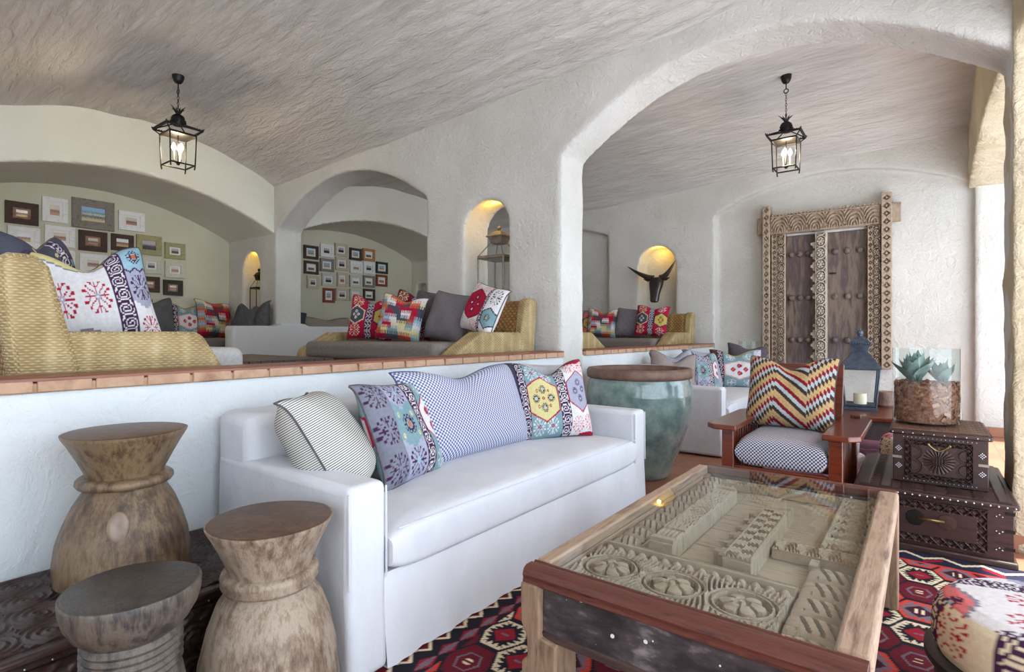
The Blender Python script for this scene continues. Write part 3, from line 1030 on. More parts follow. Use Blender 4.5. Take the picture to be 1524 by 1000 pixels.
def make_rug(name, x0, x1, y0, y1, res, fn, label, z=.006):
    nx = int((x1 - x0) / res); ny = int((y1 - y0) / res)
    X, Y = np.meshgrid(np.linspace(x0, x1, nx), np.linspace(y0, y1, ny), indexing='ij')
    v = np.stack([X.ravel(), Y.ravel(), np.full(X.size, z)], 1)
    f = grid_faces(nx, ny)
    # thickness skirt
    idx = np.arange(nx * ny).reshape(nx, ny)
    loop = np.array(list(idx[:, 0]) + list(idx[-1, 1:]) + list(idx[-2::-1, -1]) + list(idx[0, -2:0:-1]))
    lo = v[loop].copy(); lo[:, 2] = .0005
    n = len(v); m = len(loop)
    sk = [(int(loop[k]), n + k, n + (k + 1) % m, int(loop[(k + 1) % m])) for k in range(m)]
    c = fn(X, Y).reshape(-1, 3)
    o = raw_mesh(name, np.concatenate([v, lo]), [tuple(q) for q in f] + sk, CLOTH, col=np.concatenate([c, c[loop]]), smooth=False)
    return setprops(o, label, 'rug')
make_rug('kilim_rug', -1.62, .52, .25, 3.72, .0058, rug_cols, 'dark kilim rug with cream saw-toothed hexagons under the carved coffee table')

def rug2(X, Y):
    C = rug_cols(X, Y - 3.0)
    return C * .5 + np.array(srgb(196, 120, 150)) * .5
make_rug('kilim_rug', -1.45, .40, 4.95, 7.6, .02, rug2, 'faded pink kilim rug of the far bay behind the carved chests')

# ------------------------------------------------------------------ white slipcovered sofas
def sofa(label, y0, y1):
    """back against the half wall, front to +x; y0..y1 its whole length"""
    t = thing('slipcovered_sofa', label, 'sofa', (-2.0, (y0 + y1) / 2, 0))
    cx, cy = -2.0, (y0 + y1) / 2
    def B(name, x0, a, z0, x1, b, z1, bev=.035, sub=0):
        return MB().box(x0 - cx, a - cy, z0, x1 - cx, b - cy, z1).build(name, SLIP, t, bevel=bev, seg=4, sub=sub)
    B('back', -2.485, y0 + .005, .03, -2.20, y1 - .005, .86, .05)
    # arms: straight box with a slightly wider foot and a crisp front seam
    for a, b in ((y0, y0 + .165), (y1 - .165, y1)):
        mb = MB()
        ys = [a - cy, b - cy]
        P = [(-2.48, .012), (-1.515, .012), (-1.53, .33), (-1.53, .675), (-2.46, .675)]
        mb.prism([(p[0] - cx, p[1]) for p in P], ys[0], ys[1], 'y')
        arm = mb.build('arm', SLIP, t, bevel=.03, seg=4)
        s = MB()
        for yy in (ys[0] + .004, ys[1] - .004):
            s.tube([(-1.532 - cx, yy, .33), (-1.534 - cx, yy, .655)], .004, 5)
        s.build('seam', SLIP, arm)
    # front skirt hanging to the floor with a kick pleat at each end
    mb = MB(); n = 60; v = []; f = []
    for i in range(n + 1):
        y = y0 + .15 + (y1 - y0 - .30) * i / n - cy
        wv = .006 * math.sin(i * .9) + .004 * math.sin(i * 2.3)
        for x, z in ((-1.62, .335), (-1.545, .335), (-1.532, .31), (-1.528 + wv * .5, .16), (-1.512 + wv, .012), (-1.60, .012)):
            v.append((x - cx, y, z))
    for i in range(n):
        for k in range(5):
            a = 6 * i + k; f.append((a, a + 6, a + 7, a + 1))
    mb.add(v, f); mb.build('skirt', SLIP, t)
    B('base', -2.3, y0 + .1, .06, -1.6, y1 - .1, .34)
    # one long boxed seat cushion with a full rounded front
    v = []; f = []; m = 48; ny = 70
    ya, yb = y0 + .170 - cy, y1 - .170 - cy
    for i in range(ny + 1):
        q = i / ny; e = (1 - abs(2 * q - 1) ** 18)
        for k in range(m):
            a = 2 * PI * k / m; ca, sa = math.cos(a), math.sin(a)
            x = -1.865 + .358 * math.copysign(abs(ca) ** .22, ca)
            z = .412 + (.094 * (.6 + .4 * e)) * math.copysign(abs(sa) ** .34, sa)
            if sa > 0: z += .020 * math.sin(PI * q) ** .7 * max(0, math.cos((x + 1.9) * 2.4)) + .0014 * math.sin(q * 110 + x * 14) * (x > -1.75)
            v.append((x - cx, ya + (yb - ya) * q, z))
    for i in range(ny):
        for k in range(m):
            k2 = (k + 1) % m; f.append((i * m + k, i * m + k2, (i + 1) * m + k2, (i + 1) * m + k))
    f.append(tuple(range(m))); f.append(tuple(reversed(range(ny * m, (ny + 1) * m))))
    sc = MB().add(v, [tuple(reversed(q)) for q in f]).build('seat_cushion', SLIP, t, ang=60)
    MB().tube([(-1.512 - cx, ya + .03 + (yb - ya - .06) * k / 40, .494 - .0) for k in range(41)], .0032, 5).build('piping', SLIP, sc)
    return t
sofa('long white slipcovered sofa beside the carved coffee table', 1.12, 3.55)
sofa('white slipcovered sofa of the far bay behind the big glazed pot', 5.32, 7.80)

# cushions on the sofas
def pinstripe():
    m, t, b, o = nt('pinstriped ticking')
    sp = t.nodes.new('ShaderNodeSeparateXYZ'); t.links.new(coords(t), sp.inputs[0])
    a = t.nodes.new('ShaderNodeMath'); a.operation = 'MULTIPLY'; t.links.new(sp.outputs[2], a.inputs[0]); a.inputs[1].default_value = 2 * PI / .0085
    q = t.nodes.new('ShaderNodeMath'); q.operation = 'SINE'; t.links.new(a.outputs[0], q.inputs[0])
    t.links.new(ramp(t, q.outputs[0], [(0, srgb(206, 206, 200)), (.34, srgb(206, 206, 200)), (.48, srgb(66, 62, 62)), (1, srgb(66, 62, 62))]), b.inputs['Base Color'])
    b.inputs['Roughness'].default_value = .95
    return m
PIN = pinstripe()
def dotcloth(name, per, c0, c1, zy=False):
    m, t, b, o = nt(name)
    sp = t.nodes.new('ShaderNodeSeparateXYZ'); t.links.new(coords(t), sp.inputs[0])
    def M(op, a, bb):
        n = t.nodes.new('ShaderNodeMath'); n.operation = op
        for i, x in enumerate((a, bb)):
            if isinstance(x, (int, float)): n.inputs[i].default_value = x
            elif x is not None: t.links.new(x, n.inputs[i])
        return n.outputs[0]
    w_ = M('ADD', sp.outputs[2], sp.outputs[1]) if zy else sp.outputs[2]
    ca = M('COSINE', M('MULTIPLY', sp.outputs[0], 2 * PI / per), None); cb_ = M('COSINE', M('MULTIPLY', w_, 2 * PI / per), None)
    q = M('MULTIPLY_ADD', M('MULTIPLY', ca, cb_), .5); q.node.inputs[2].default_value = .5
    t.links.new(ramp(t, q, [(0, c1), (.46, c1), (.54, c0), (1, c0)]), b.inputs['Base Color'])
    b.inputs['Roughness'].default_value = .95; b.inputs['Specular IOR Level'].default_value = .1
    bump(t, b, q, .2, .004)
    return m
DOT1 = dotcloth('blue dotted weave', .0215, srgb(206, 208, 216), srgb(86, 92, 140))
DOT2 = dotcloth('navy dotted weave', .021, srgb(206, 204, 200), srgb(58, 60, 108), True)
c = cushion('cushion', 'pinstriped cushion leaning in the near corner of the long white sofa', .54, .50, .27, k_plain(srgb(200, 200, 196)), n=60, seam=SEAM, seed=1, cloth=PIN)
put(c, (-1.93, 1.46, .505), 138, 30, 3)
c = cushion('cushion', 'purple and teal kilim cushion wedged beside the pinstriped cushion', .50, .50, .17, k_plum(), n=110, seed=2, ear=.12)
put(c, (-1.90, 1.78, .50), 108, 24, 4)
c = cushion('cushion', 'wide blue dotted lumbar cushion in the middle of the long white sofa', 1.00, .53, .2, k_plain(K['white']), n=90, seed=3, cloth=DOT1, chop=.12, ear=.08, seam=pmat('blue piping', srgb(70, 74, 120), bs=0))
put(c, (-2.01, 2.38, .505), 90, 21, 0)
c = cushion('cushion', 'kilim cushion with a yellow medallion, at the far end of the long white sofa', .56, .53, .19, k_yellow(), n=150, seed=4, chop=.16, ear=.12)
put(c, (-1.90, 2.99, .505), 58, 17, -2)
c = cushion('cushion', 'plain grey cushion tucked behind the yellow medallion cushion', .48, .48, .16, k_plain(srgb(178, 178, 184)), n=40, seed=5, seam=SEAM_PALE)
put(c, (-2.10, 3.20, .505), 76, 8, 3)
# far sofa
for k, (lab, w_, fr, loc, fc, ln, ro, ch) in enumerate((
    ('taupe cushion behind the rim of the glazed pot', .5, k_plain(srgb(150, 138, 134)), (-2.12, 5.60, .505), 38, 12, 6, .2),
    ('grey cushion half hidden by the red kilim cushion of the far sofa', .5, k_grey(srgb(170, 172, 186), srgb(140, 142, 160)), (-2.18, 5.90, .505), 46, 8, -4, .14),
    ('red and pale blue kilim cushion standing edgeways on the far sofa', .46, k_plum(), (-1.98, 6.20, .505), 60, 14, 6, .1),
    ('plain blue grey cushion in the middle of the far sofa', .52, k_plain(srgb(154, 158, 172)), (-2.06, 6.60, .505), 66, 20, 8, 0),
    ('light teal kilim cushion with pink flowers on the far sofa', .62, k_blue(), (-1.86, 7.12, .505), 24, 14, 0, .14),
    ('dark floral cushion behind the teal flowered cushion', .5, k_grey(srgb(96, 88, 96), srgb(60, 54, 62)), (-1.86, 7.50, .55), 30, 6, 6, .1))):
    c = cushion('cushion', lab, w_, .5, .17, fr, n=64, seed=20 + k, chop=ch, ear=.12)
    put(c, loc, fc, ln, ro)

# ------------------------------------------------------------------ glazed pot
def potmat():
    m, t, b, o = nt('teal crackle glaze')
    v = coords(t)
    sp = t.nodes.new('ShaderNodeSeparateXYZ'); t.links.new(v, sp.inputs[0])
    f = noise(t, v, 5, 6, .65)
    t.links.new(ramp(t, f, [(.3, srgb(78, 96, 98)), (.5, srgb(118, 138, 134)), (.68, srgb(150, 166, 158))]), b.inputs['Base Color'])
    b.inputs['Roughness'].default_value = .16; b.inputs['Coat Weight'].default_value = .6; b.inputs['Coat Roughness'].default_value = .08
    bump(t, b, noise(t, v, 22, 4), .25, .01)
    return m
t = thing('glazed_pot', 'huge teal glazed pot with a brown unglazed rim at the sofa end', 'pot', (-1.93, 4.34, 0))
prof = [(.24, 0), (.26, .02), (.33, .22), (.40, .42), (.437, .60), (.44, .70), (.425, .79), (.413, .825)]
inn = [(.41, .86), (.39, .85), (.37, .8), (.40, .6), (.34, .3), (.2, .05), (.0, .05)]
pts = []
P = prof
for i in range(len(P) - 1):
    for s_ in range(6):
        q = s_ / 6; pts.append((P[i][0] * (1 - q) + P[i + 1][0] * q, P[i][1] * (1 - q) + P[i + 1][1] * q))
pts.append(P[-1])
MB().lathe(pts + [(.40, .85), (.38, .8), (.38, .6), (.25, .1), (.01, .08)], 64).build('body', potmat(), t, ang=60)
RIMB = pmat('bare brown clay', [srgb(86, 62, 52), srgb(128, 98, 84)], 10, .6, bs=.2)
MB().lathe([(.414, .82), (.432, .826), (.440, .85), (.438, .885), (.428, .902), (.40, .905), (.385, .895), (.38, .86), (.385, .83)], 64).build('rim', RIMB, t, ang=60)

# ------------------------------------------------------------------ carved coffee table
t = thing('coffee_table', 'glass topped coffee table made from an old carved door', 'coffee table', (-.525, 2.145, 0))
TX0, TX1, TY0, TY1 = -.434, .434, -.825, .825      # table-local
g = MB()
g.prism([(TY0, .452), (TY0 + .075, .452), (TY0 + .075, .494), (TY0 + .066, .5), (TY0 + .058, .494), (TY0 + .052, .494), (TY0 + .046, .501), (TY0 + .018, .501), (TY0 + .005, .494), (TY0 - .002, .478), (TY0 + .002, .468), (TY0, .46)], TX0, TX1, 'x')
g.build('end_rail', MAHOG, t, bevel=.002, seg=2)
MB().box(TX0, TY1 - .05, .455, TX1, TY1, .5).build('end_rail', MAHOG, t, bevel=.012, seg=3)
MB().box(TX0, TY0 + .075, .458, TX0 + .05, TY1 - .05, .5).build('side_rail', RAWY, t, bevel=.008)
MB().box(TX1 - .07, TY0 + .075, .44, TX1 + .005, TY1 - .05, .5).build('side_rail', RAWY, t, bevel=.012, seg=3)
MB().box(TX0 + .045, TY0 + .06, .4925, TX1 - .06, TY1 - .045, .4995).build('glass_top', GLASS, t)
# legs: rough recycled posts, notched where the apron meets them
for sx, sy in ((-1, -1), (1, -1), (-1, 1), (1, 1)):
    mb = MB()
    x0 = TX0 - .004 if sx < 0 else TX1 - .10; x1 = x0 + .104
    y0 = TY0 - .006 if sy < 0 else TY1 - .115; y1 = y0 + .12
    prof = [(x0, .006), (x1 + .02 * (sx < 0), .006), (x1 + .02 * (sx < 0), .30), (x1 - .035 * (sx < 0), .31), (x1 - .035 * (sx < 0), .455), (x0, .455), (x0 + .002, .335), (x0 + .022, .30), (x0 + .024, .24), (x0 + .004, .22)]
    mb.prism(prof, y0, y1, 'y')
    o = mb.build('leg', RAW, t, bevel=.006)
mb = MB()
APR = TARRED
MB().box(TX0 + .065, TY0 + .012, .315, TX1 - .06, TY0 + .045, .455).build('front_apron', APR, t, bevel=.004)
MB().box(TX0 + .065, TY0 + .008, .30, TX1 - .06, TY0 + .05, .325).build('apron_strip', pmat('dark worn batten', [srgb(48, 34, 32), srgb(84, 62, 56)], 6, .6, stretch=(1, 8, 8)), t, bevel=.004)
MB().box(TX0 + .065, TY1 - .05, .315, TX1 - .06, TY1 - .02, .455).build('back_apron', APR, t, bevel=.004)
MB().box(TX0 + .02, TY0 + .10, .33, TX0 + .045, TY1 - .1, .455).build('side_apron', RAWY, t, bevel=.004)
MB().box(TX1 - .045, TY0 + .10, .30, TX1 - .015, TY1 - .1, .45).build('side_apron', RAWY, t, bevel=.008)
# the door panel lying under the glass
MB().box(TX0 + .045, TY0 + .07, .385, TX1 - .06, TY1 - .045, .405).build('door_board', PALECARVE, t)
relief('carved_lintel', .60, .37, cv_rosettes(.20, 6), .030, PALECARVE, t, (-.375, -.745, .428), (0, 0, 0), .0034, .022)
relief('carved_rail', .60, .05, cv_mould(3, 1), .012, PALECARVE, t, (-.375, -.372, .432), (0, 0, 0), .004, .026)
relief('block_border', .09, 1.12, cv_blocks(11, 1), .030, PALECARVE, t, (-.385, -.36, .425), (0, 0, 0), .004, .02)
relief('moulding', .07, 1.12, cv_mould(3, 0), .012, PALECARVE, t, (-.292, -.32, .42), (0, 0, 0), .004, .015)
MB().box(-.25, -.318, .405, -.165, .50, .468).build('beam', PALECARVE, t, bevel=.003)
relief('beam_carving', .083, .80, cv_rosettes(.085, 5), .010, PALECARVE, t, (-.249, -.31, .471), (0, 0, 0), .0034, .003)
poly = []
for k in range(24):
    y = -.315 + k * .0235; q = (.0, .020, .042, .024)[k % 4]
    poly += [(-.0 - q, y), (-.0 - q, y + .0235)]
poly = [(.09, -.318), (.09, .39), (.0, .39)] + poly[::-1]
mb = MB(); mb.prism(poly, .405, .466, 'z'); mb.build('centre_post', PALECARVE, t, bevel=.002)
relief('post_carving', .085, .56, cv_post(.076), .014, PALECARVE, t, (.003, -.312, .468), (0, 0, 0), .0034, .003)
relief('carved_top_rail', .27, .11, cv_arcs(.067, 4), .016, PALECARVE, t, (.10, -.07, .43), (0, 0, 0), .003, .022)
relief('block_border', .13, .60, cv_blocks(5, 1), .030, PALECARVE, t, (.235, -.745, .425), (0, 0, 0), .004, .02)
relief('carved_jamb', .13, .68, cv_rings(.10), .018, PALECARVE, t, (.235, .06, .43), (0, 0, 0), .0036, .022)
MB().box(.225, -.14, .405, .25, -.08, .44).build('slat', PALECARVE, t)
relief('carved_end_rail', .76, .07, cv_arcs(.10, 4), .014, PALECARVE, t, (-.385, .705, .43), (0, 0, 0), .004, .022)
for k in range(5):
    MB().box(-.16, -.30 + k * .2, .405, -.01, -.105 + k * .2, .410).build('plank', PALECARVE, t, bevel=.002)

# ------------------------------------------------------------------ slatted wooden armchair
t = thing('armchair', 'slatted red brown wooden armchair facing the coffee table', 'armchair', (-.70, 3.95, 0))
def cb(name, x0, y0, z0, x1, y1, z1, mat=TEAKRED, bev=.006, par=None):
    return MB().box(x0 + .70 - .70, y0 - 3.95, z0, x1, y1 - 3.95, z1).build(name, mat, par or t, bevel=bev, seg=3)
for s_ in (-1, 1):
    xi, xo = s_ * .262, s_ * .335
    a, b = min(xi, xo), max(xi, xo)
    cb('leg', a, 3.60, .0, b, 3.67, .585)
    cb('leg', a, 4.38, .0, b, 4.45, .585)
    # paddle arm with clipped front corners
    ox = s_ * .425; ix = s_ * .235
    P = [(ix, 3.545), (s_ * .37, 3.545), (ox, 3.60), (ox, 4.36), (s_ * .36, 4.52), (ix, 4.52)]
    P = [(p[0], p[1] - 3.95) for p in P]
    if s_ < 0: P = P[::-1]
    arm = MB().prism(P, .585, .618, 'z').build('arm', TEAKRED, t, bevel=.007, seg=3)
    xm = s_ * .30
    MB().box(xm - .012, 3.66 - 3.95, .14, xm + .012, 4.39 - 3.95, .20).build('side_rail', TEAKRED, t, bevel=.004)
    for k in range(11):
        y = 3.70 + k * .063 - 3.95
        MB().box(xm - .009, y, .19, xm + .009, y + .036, .59).build('slat', TEAKRED, t, bevel=.003)
    MB().box(s_ * .33 - .03, 4.36 - 3.95, .616, s_ * .33 + .03, 4.40 - 3.95, .64).build('arm_stop', TEAKRED, arm, bevel=.004)
cb('front_rail', -.262, 3.615, .24, .262, 3.645, .36)
cb('back_rail', -.262, 4.40, .20, .262, 4.43, .30)
BK = Matrix.Translation((0, .33, .34)) @ Matrix.Rotation(R(-16), 4, 'X')
bk = MB()
bk.box(-.255, -.02, 0, -.205, .02, .66, M=BK); bk.box(.205, -.02, 0, .255, .02, .66, M=BK)
bk.box(-.21, -.015, .56, .21, .015, .655, M=BK)
bo = bk.build('back_frame', TEAKRED, t, bevel=.005)
for k in range(5):
    MB().box(-.18 + k * .08, -.008, .0, -.14 + k * .08, .008, .57, M=BK).build('back_slat', TEAKRED, bo, bevel=.003)
# boxed seat cushion in dotted cloth
def seat_pad(par, x0, x1, y0, y1, z0, z1, ras, n=120, name='seat_cushion', rep=(1, 1), cloth=None):
    """boxed cushion, rounded: superellipse section front to back"""
    v = []; cc = []; m = 60
    for i in range(n):
        u = i / (n - 1); x = x0 + (x1 - x0) * u
        e = (1 - abs(2 * u - 1) ** 12)
        for j in range(m):
            a = 2 * PI * j / m
            cx_, sx_ = math.cos(a), math.sin(a)
            yy = (y0 + y1) / 2 - (y1 - y0) / 2 * math.copysign(abs(cx_) ** .28, cx_)
            zz = (z0 + z1) / 2 + (z1 - z0) / 2 * (.25 + .75 * e) * math.copysign(abs(sx_) ** .45, sx_) + (.012 * math.sin(PI * u) if sx_ > 0 else 0)
            v.append((x, yy, zz)); cc.append(((u * rep[0]) % 1, ((zz - z0 + (yy - y0)) / (x1 - x0) * rep[1]) % 1))
    f = []
    for i in range(n - 1):
        for j in range(m):
            j2 = (j + 1) % m
            f.append((i * m + j, i * m + j2, (i + 1) * m + j2, (i + 1) * m + j))
    f.append(tuple(range(m))[::-1]); f.append(tuple(range((n - 1) * m, n * m)))
    f = [tuple(reversed(q)) for q in f]
    cc = np.array(cc)
    return raw_mesh(name, v, f, cloth or CLOTH, par, col=ras.sample(cc[:, 0], cc[:, 1]), ang=60)
def dots_fine():
    return k_dots(108, 108, srgb(226, 224, 222), srgb(74, 74, 130))
seat_pad(t, -.255, .255, 3.60 - 3.95, 4.30 - 3.95, .355, .545, k_plain(K['white']), n=60, cloth=DOT2)
c = cushion('cushion', 'zigzag flame stitch cushion on the wooden armchair', 0.57, .50, .2, k_zig(), n=190, seed=9, chop=.16, ear=.1)
put(c, (-.735, 4.06, .55), -6, 14, 0)

# ------------------------------------------------------------------ carved chests, glass cylinder of agaves
def studs(par, pts, r=.005):
    m = MB()
    for p in pts: m.sphere(p, r, 8, 5)
    return m.build('stud', STUD, par)
t = thing('carved_chest', 'large dark carved chest with brass handle standing on the rug edge', 'chest', (.03, 4.18, 0))
hx, hy = .336, .46
MB().box(-hx, -hy, .035, hx, hy, .315).build('body', DARKCHEST, t, bevel=.004)
MB().box(-hx - .014, -hy - .022, 0, hx + .014, hy + .01, .04).build('plinth', DARKCHEST, t, bevel=.01, seg=3)
lid = MB().box(-hx - .018, -hy - .05, .312, hx + .018, hy + .02, .337).build('lid', DARKCHEST, t, bevel=.009, seg=3)
relief('lid_carving', 2 * hx - .02, 2 * hy + .03, lambda X, Y: np.where((np.minimum(X, X.max() - X) > .14) & (np.minimum(Y, Y.max() - Y) > .2), .9, cv_slats(13, 0)(X, Y)), .008, DARKCHEST, lid, (-hx + .01, -hy - .03, .338), (0, 0, 0), .006, .004)
relief('front_panel', .54, .225, cv_chips(.05, .045), .016, DARKCHEST, t, (-hx + .03, -hy - .001, .06), (R(90), 0, 0), .0028, .004)
studs(lid, [(-hx + (2 * hx) * k / 21, -hy - .051, .322) for k in range(22)])
studs(t, [(hx - .07 + .012 * (k % 3), -hy - .003, .09 + .085 * (k // 3) + .01 * (k % 2)) for k in range(9)], .004)
hd = MB().tube([(-.055 + .11 * k / 10, -hy - .026 - .045 * math.sin(PI * k / 10), .192 + .012 * math.sin(PI * k / 10)) for k in range(11)], .0065, 8).build('handle', BRASS, t)
MB().lathe([(.042, 0), (.04, .004), (.01, .006)], 20, M=Matrix.Translation((-.068, -hy - .017, .19)) @ Matrix.Rotation(R(90), 4, 'X')).build('handle_plate', IRON, hd)
MB().lathe([(.042, 0), (.04, .004), (.01, .006)], 20, M=Matrix.Translation((.068, -hy - .017, .19)) @ Matrix.Rotation(R(90), 4, 'X')).build('handle_plate', pmat('copper plate', [srgb(58, 40, 36), srgb(84, 60, 52)], 20, .5, .6), hd)
for z in (.10, .19, .28):
    MB().box(hx - .035, -hy - .003, z - .008, hx + .003, -hy + .03, z + .008).build('corner_strap', IRON, t)
t = thing('carved_chest', 'small dark carved chest with sunflower front stacked on the large chest', 'chest', (.068, 4.14, .3455))
hx, hy = .21, .28
MB().box(-hx, -hy, 0, hx, hy, .275).build('body', DARKCHEST, t, bevel=.004)
lid = MB().box(-hx - .018, -hy - .025, .272, hx + .018, hy + .02, .30).build('lid', DARKCHEST, t, bevel=.010, seg=3)
relief('lid_carving', 2 * hx, 2 * hy, cv_slats(15, 1), .006, pmat('worn brown lid', [srgb(84, 56, 42), srgb(120, 86, 64)], 6, .5, stretch=(8, 1, 8)), lid, (-hx, -hy, .301), (0, 0, 0), .006, .004)
relief('front_panel', .295, .215, cv_chips(.036, .026, cv_sunflower(.1475, .1075, .072)), .015, DARKCHEST, t, (-.15, -hy - .001, .03), (R(90), 0, 0), .0018, .004)
studs(lid, [(-hx + (2 * hx) * k / 9, -hy - .026, .285) for k in range(10)], .004)
studs(t, [(-.16 + .32 * k / 17, -hy - .003, .018) for k in range(18)] + [(-.16 + .32 * k / 17, -hy - .003, .258) for k in range(18)], .003)
for sx in (-1, 1):
    for z in (.09, .19):
        studs(t, [(sx * .183 + (a + b) * .0065, -hy - .003, z + (a - b) * .0065) for a in (-1, 0, 1) for b in (-1, 0, 1)], .004)
    MB().box(sx * .19 - .022, -hy - .003, .132, sx * .19 + .022, -hy + .01, .146).build('corner_strap', pmat('grey metal strap', srgb(150, 146, 138), 5, .45, .6, bs=0), t)
hd = MB().tube([(-.045 + .09 * k / 12, -hy - .016, .225 - .03 * math.sin(PI * k / 12)) for k in range(13)], .0045, 8).build('handle', BRASS, t)
MB().sphere((-.047, -hy - .012, .226), .009).sphere((.047, -hy - .012, .226), .009).build('handle_knob', BRASS, hd)

t = thing('glass_planter', 'tall glass cylinder of agaves in bark chips on the small chest', 'planter', (.012, 4.14, .6545))
MB().lathe([(.166, 0), (.168, .006), (.168, .45), (.162, .45), (.162, .010), (.001, .010)], 64, cap=False).build('glass', GLASSR, t, ang=30)
BARK = pmat('bark chips', [srgb(74, 46, 38), srgb(140, 96, 76), srgb(108, 72, 58)], 30, .9, bs=.4)
BARKL = pmat('pale bark chips', [srgb(120, 84, 62), srgb(178, 138, 110)], 30, .9, bs=.4)
mb = MB(); mb.lathe([(.150, .014), (.150, .235), (.001, .245)], 32)
rb = random.Random(9)
for k in range(620):
    a = rb.random() * 2 * PI
    if k < 480: r_ = .150 + rb.random() * .008; z = .022 + rb.random() * .215
    else: r_ = .15 * math.sqrt(rb.random()); z = .238 + rb.random() * .012
    M_ = Matrix.Translation((r_ * math.cos(a), r_ * math.sin(a), z)) @ Matrix.Rotation(a, 4, 'Z') @ Matrix.Rotation(rb.uniform(-.9, .9), 4, 'X') @ Matrix.Rotation(rb.uniform(-.25, .25) + (PI / 2 if k >= 480 else 0), 4, 'Y')
    s_ = rb.uniform(.008, .018)
    mb.box(-.003, -s_, -s_ * .55, .003, s_, s_ * .55, rb.random() < .4, M=M_)
o = mb.build('bark_chips', [BARK, BARKL], t, smooth=False); o['kind'] = 'stuff'
AG = pmat('blue grey agave leaf', [srgb(74, 98, 96), srgb(112, 136, 130), srgb(92, 116, 112)], 8, .55, bs=.1)
def agave(cx, cy, z, sc, n, par, sd):
    rr = random.Random(sd); m = MB()
    for k in range(n):
        a = k * 2.4 + sd; el = .35 + .9 * (1 - k / n) + rr.uniform(-.1, .1)
        L = sc * rr.uniform(.85, 1.1); seg = 8; v = []; f = []
        d = Vector((math.cos(a), math.sin(a), 0)); s_ = Vector((-math.sin(a), math.cos(a), 0))
        p = Vector((cx, cy, z)); e = PI / 2 - el * .72
        for i in range(seg + 1):
            q = i / seg; wd = .040 * sc / .15 * (math.sin(PI * (q * .86 + .1)) ** .8) * (1 - q ** 4) + .0004
            up = Vector((0, 0, 1))
            ax = d * math.cos(e) + up * math.sin(e); nr = -d * math.sin(e) + up * math.cos(e)
            v += [p + s_ * wd + nr * wd * .5, p, p - s_ * wd + nr * wd * .5, p - nr * .004 * (1 - q)]
            p = p + ax * L / seg; e += .045
        for i in range(seg):
            for c_ in range(4):
                c2 = (c_ + 1) % 4; f.append((4 * i + c_, 4 * i + c2, 4 * i + 4 + c2, 4 * i + 4 + c_))
        m.add(v, f)
    return m.build('agave', AG, par, ang=60)
agave(-.055, -.06, .24, .20, 15, t, 1)
agave(.075, .02, .24, .15, 11, t, 3)

# ------------------------------------------------------------------ kilim ottomans
def ottoman_cols(x, y, z, a, rtop, top):
    r = k_white()
    u = np.clip((x / .26 + 1) / 2, 0, .999); v = np.clip((y / .26 + 1) / 2, 0, .999)
    ct = r.sample(v, u)
    s_ = (np.degrees(a) % 360) / 120
    q = k_red()
    cs = q.sample((s_ % 1), np.clip((z - .24) / .17, 0, .999))
    b = Raster(60, 60, K['cream']); b.stamp(TREE, .5, .5, .5, .7, K['red'])
    cs2 = b.sample(s_ * 2 % 1, np.clip((z - .24) / .17, 0, .999))
    seg = np.floor(s_ * 2).astype(int) % 2
    cs = np.where(seg[:, None] == 0, cs, cs2)
    bd = Raster(40, 60, K['plum']); bd.band(0, 1, K['plum'], K['cream'], HOOK, 2)
    fr = (s_ * 2) % 1
    m = fr < .3
    cs[m] = bd.sample(fr[m] / .3, np.clip((z[m] - .24) / .17, 0, .999))
    return np.where(top[:, None], ct, cs)
def ottoman(label, loc, r0=.25, h=.415):
    t = thing('ottoman', label, 'ottoman', loc)
    prof = [(r0, .235), (r0 + .01, .26), (r0 + .012, .30), (r0 + .008, .34), (r0 - .004, .37), (r0 - .022, .39), (r0 - .05, .403)]
    fine = []
    for i in range(len(prof) - 1):
        for q in range(6): fine.append((prof[i][0] + (prof[i + 1][0] - prof[i][0]) * q / 6, prof[i][1] + (prof[i + 1][1] - prof[i][1]) * q / 6))
    rr = r0 - .05
    for q in range(28): fine.append((rr * (1 - q / 28), .403 + .014 * math.sin(PI / 2 * q / 28)))
    fine.append((.0015, .417))
    seg = 150
    m = MB().lathe(fine, seg)
    V = np.array(m.v); a = np.arctan2(V[:, 1], V[:, 0]); rad = np.hypot(V[:, 0], V[:, 1])
    top = (V[:, 2] > .385)
    cols = ottoman_cols(V[:, 0], V[:, 1], V[:, 2], a, rr, top)
    raw_mesh('upholstery', m.v, m.f, CLOTH, t, col=cols, ang=60)
    DW = pmat('black stained wood', [srgb(16, 12, 13), srgb(30, 23, 23)], 6, .5, stretch=(3, 3, 12), bs=.1)
    MB().lathe([(r0 + .004, .004), (r0 + .004, .20), (r0 + .03, .205), (r0 + .03, .225), (r0 + .012, .236)], 64).build('drum_base', DW, t, ang=40)
    return t
ottoman('round kilim ottoman on a black drum base beside the coffee table', (.285, 2.16, .006), .255)
ottoman('round kilim ottoman of the far bay, mostly hidden by the carved chests', (-.02, 5.20, .006), .25)

# ------------------------------------------------------------------ carved bench along the half wall and the three stump stools
t = thing('carved_bench', 'low dark bench with swirl-carved top against the white half wall', 'bench', (-2.19, .30, 0))
MB().box(-.30, -.9, .02, .285, .80, .335).build('body', DARKCHEST, t, bevel=.006)
top = MB().box(-.325, -.92, .325, .315, .81, .350).build('top', DARKCHEST, t, bevel=.008)
relief('top_carving', .56, 1.70, cv_swirl(.14), .007, DARKCHEST, top, (-.285, -.9, .351), (0, 0, 0), .0055, .004)
relief('front_carving', 1.6, .25, cv_chips(.06, .05, cv_swirl(.1)), .008, DARKCHEST, t, (.288, -.85, .05), (R(90), 0, R(90)), .007, .004)
studs(t, [(.297, -.8 + .058 * k, .31) for k in range(27)] + [(.297, -.8 + .11 * k, .15 + .03 * (k % 2)) for k in range(14)], .003)

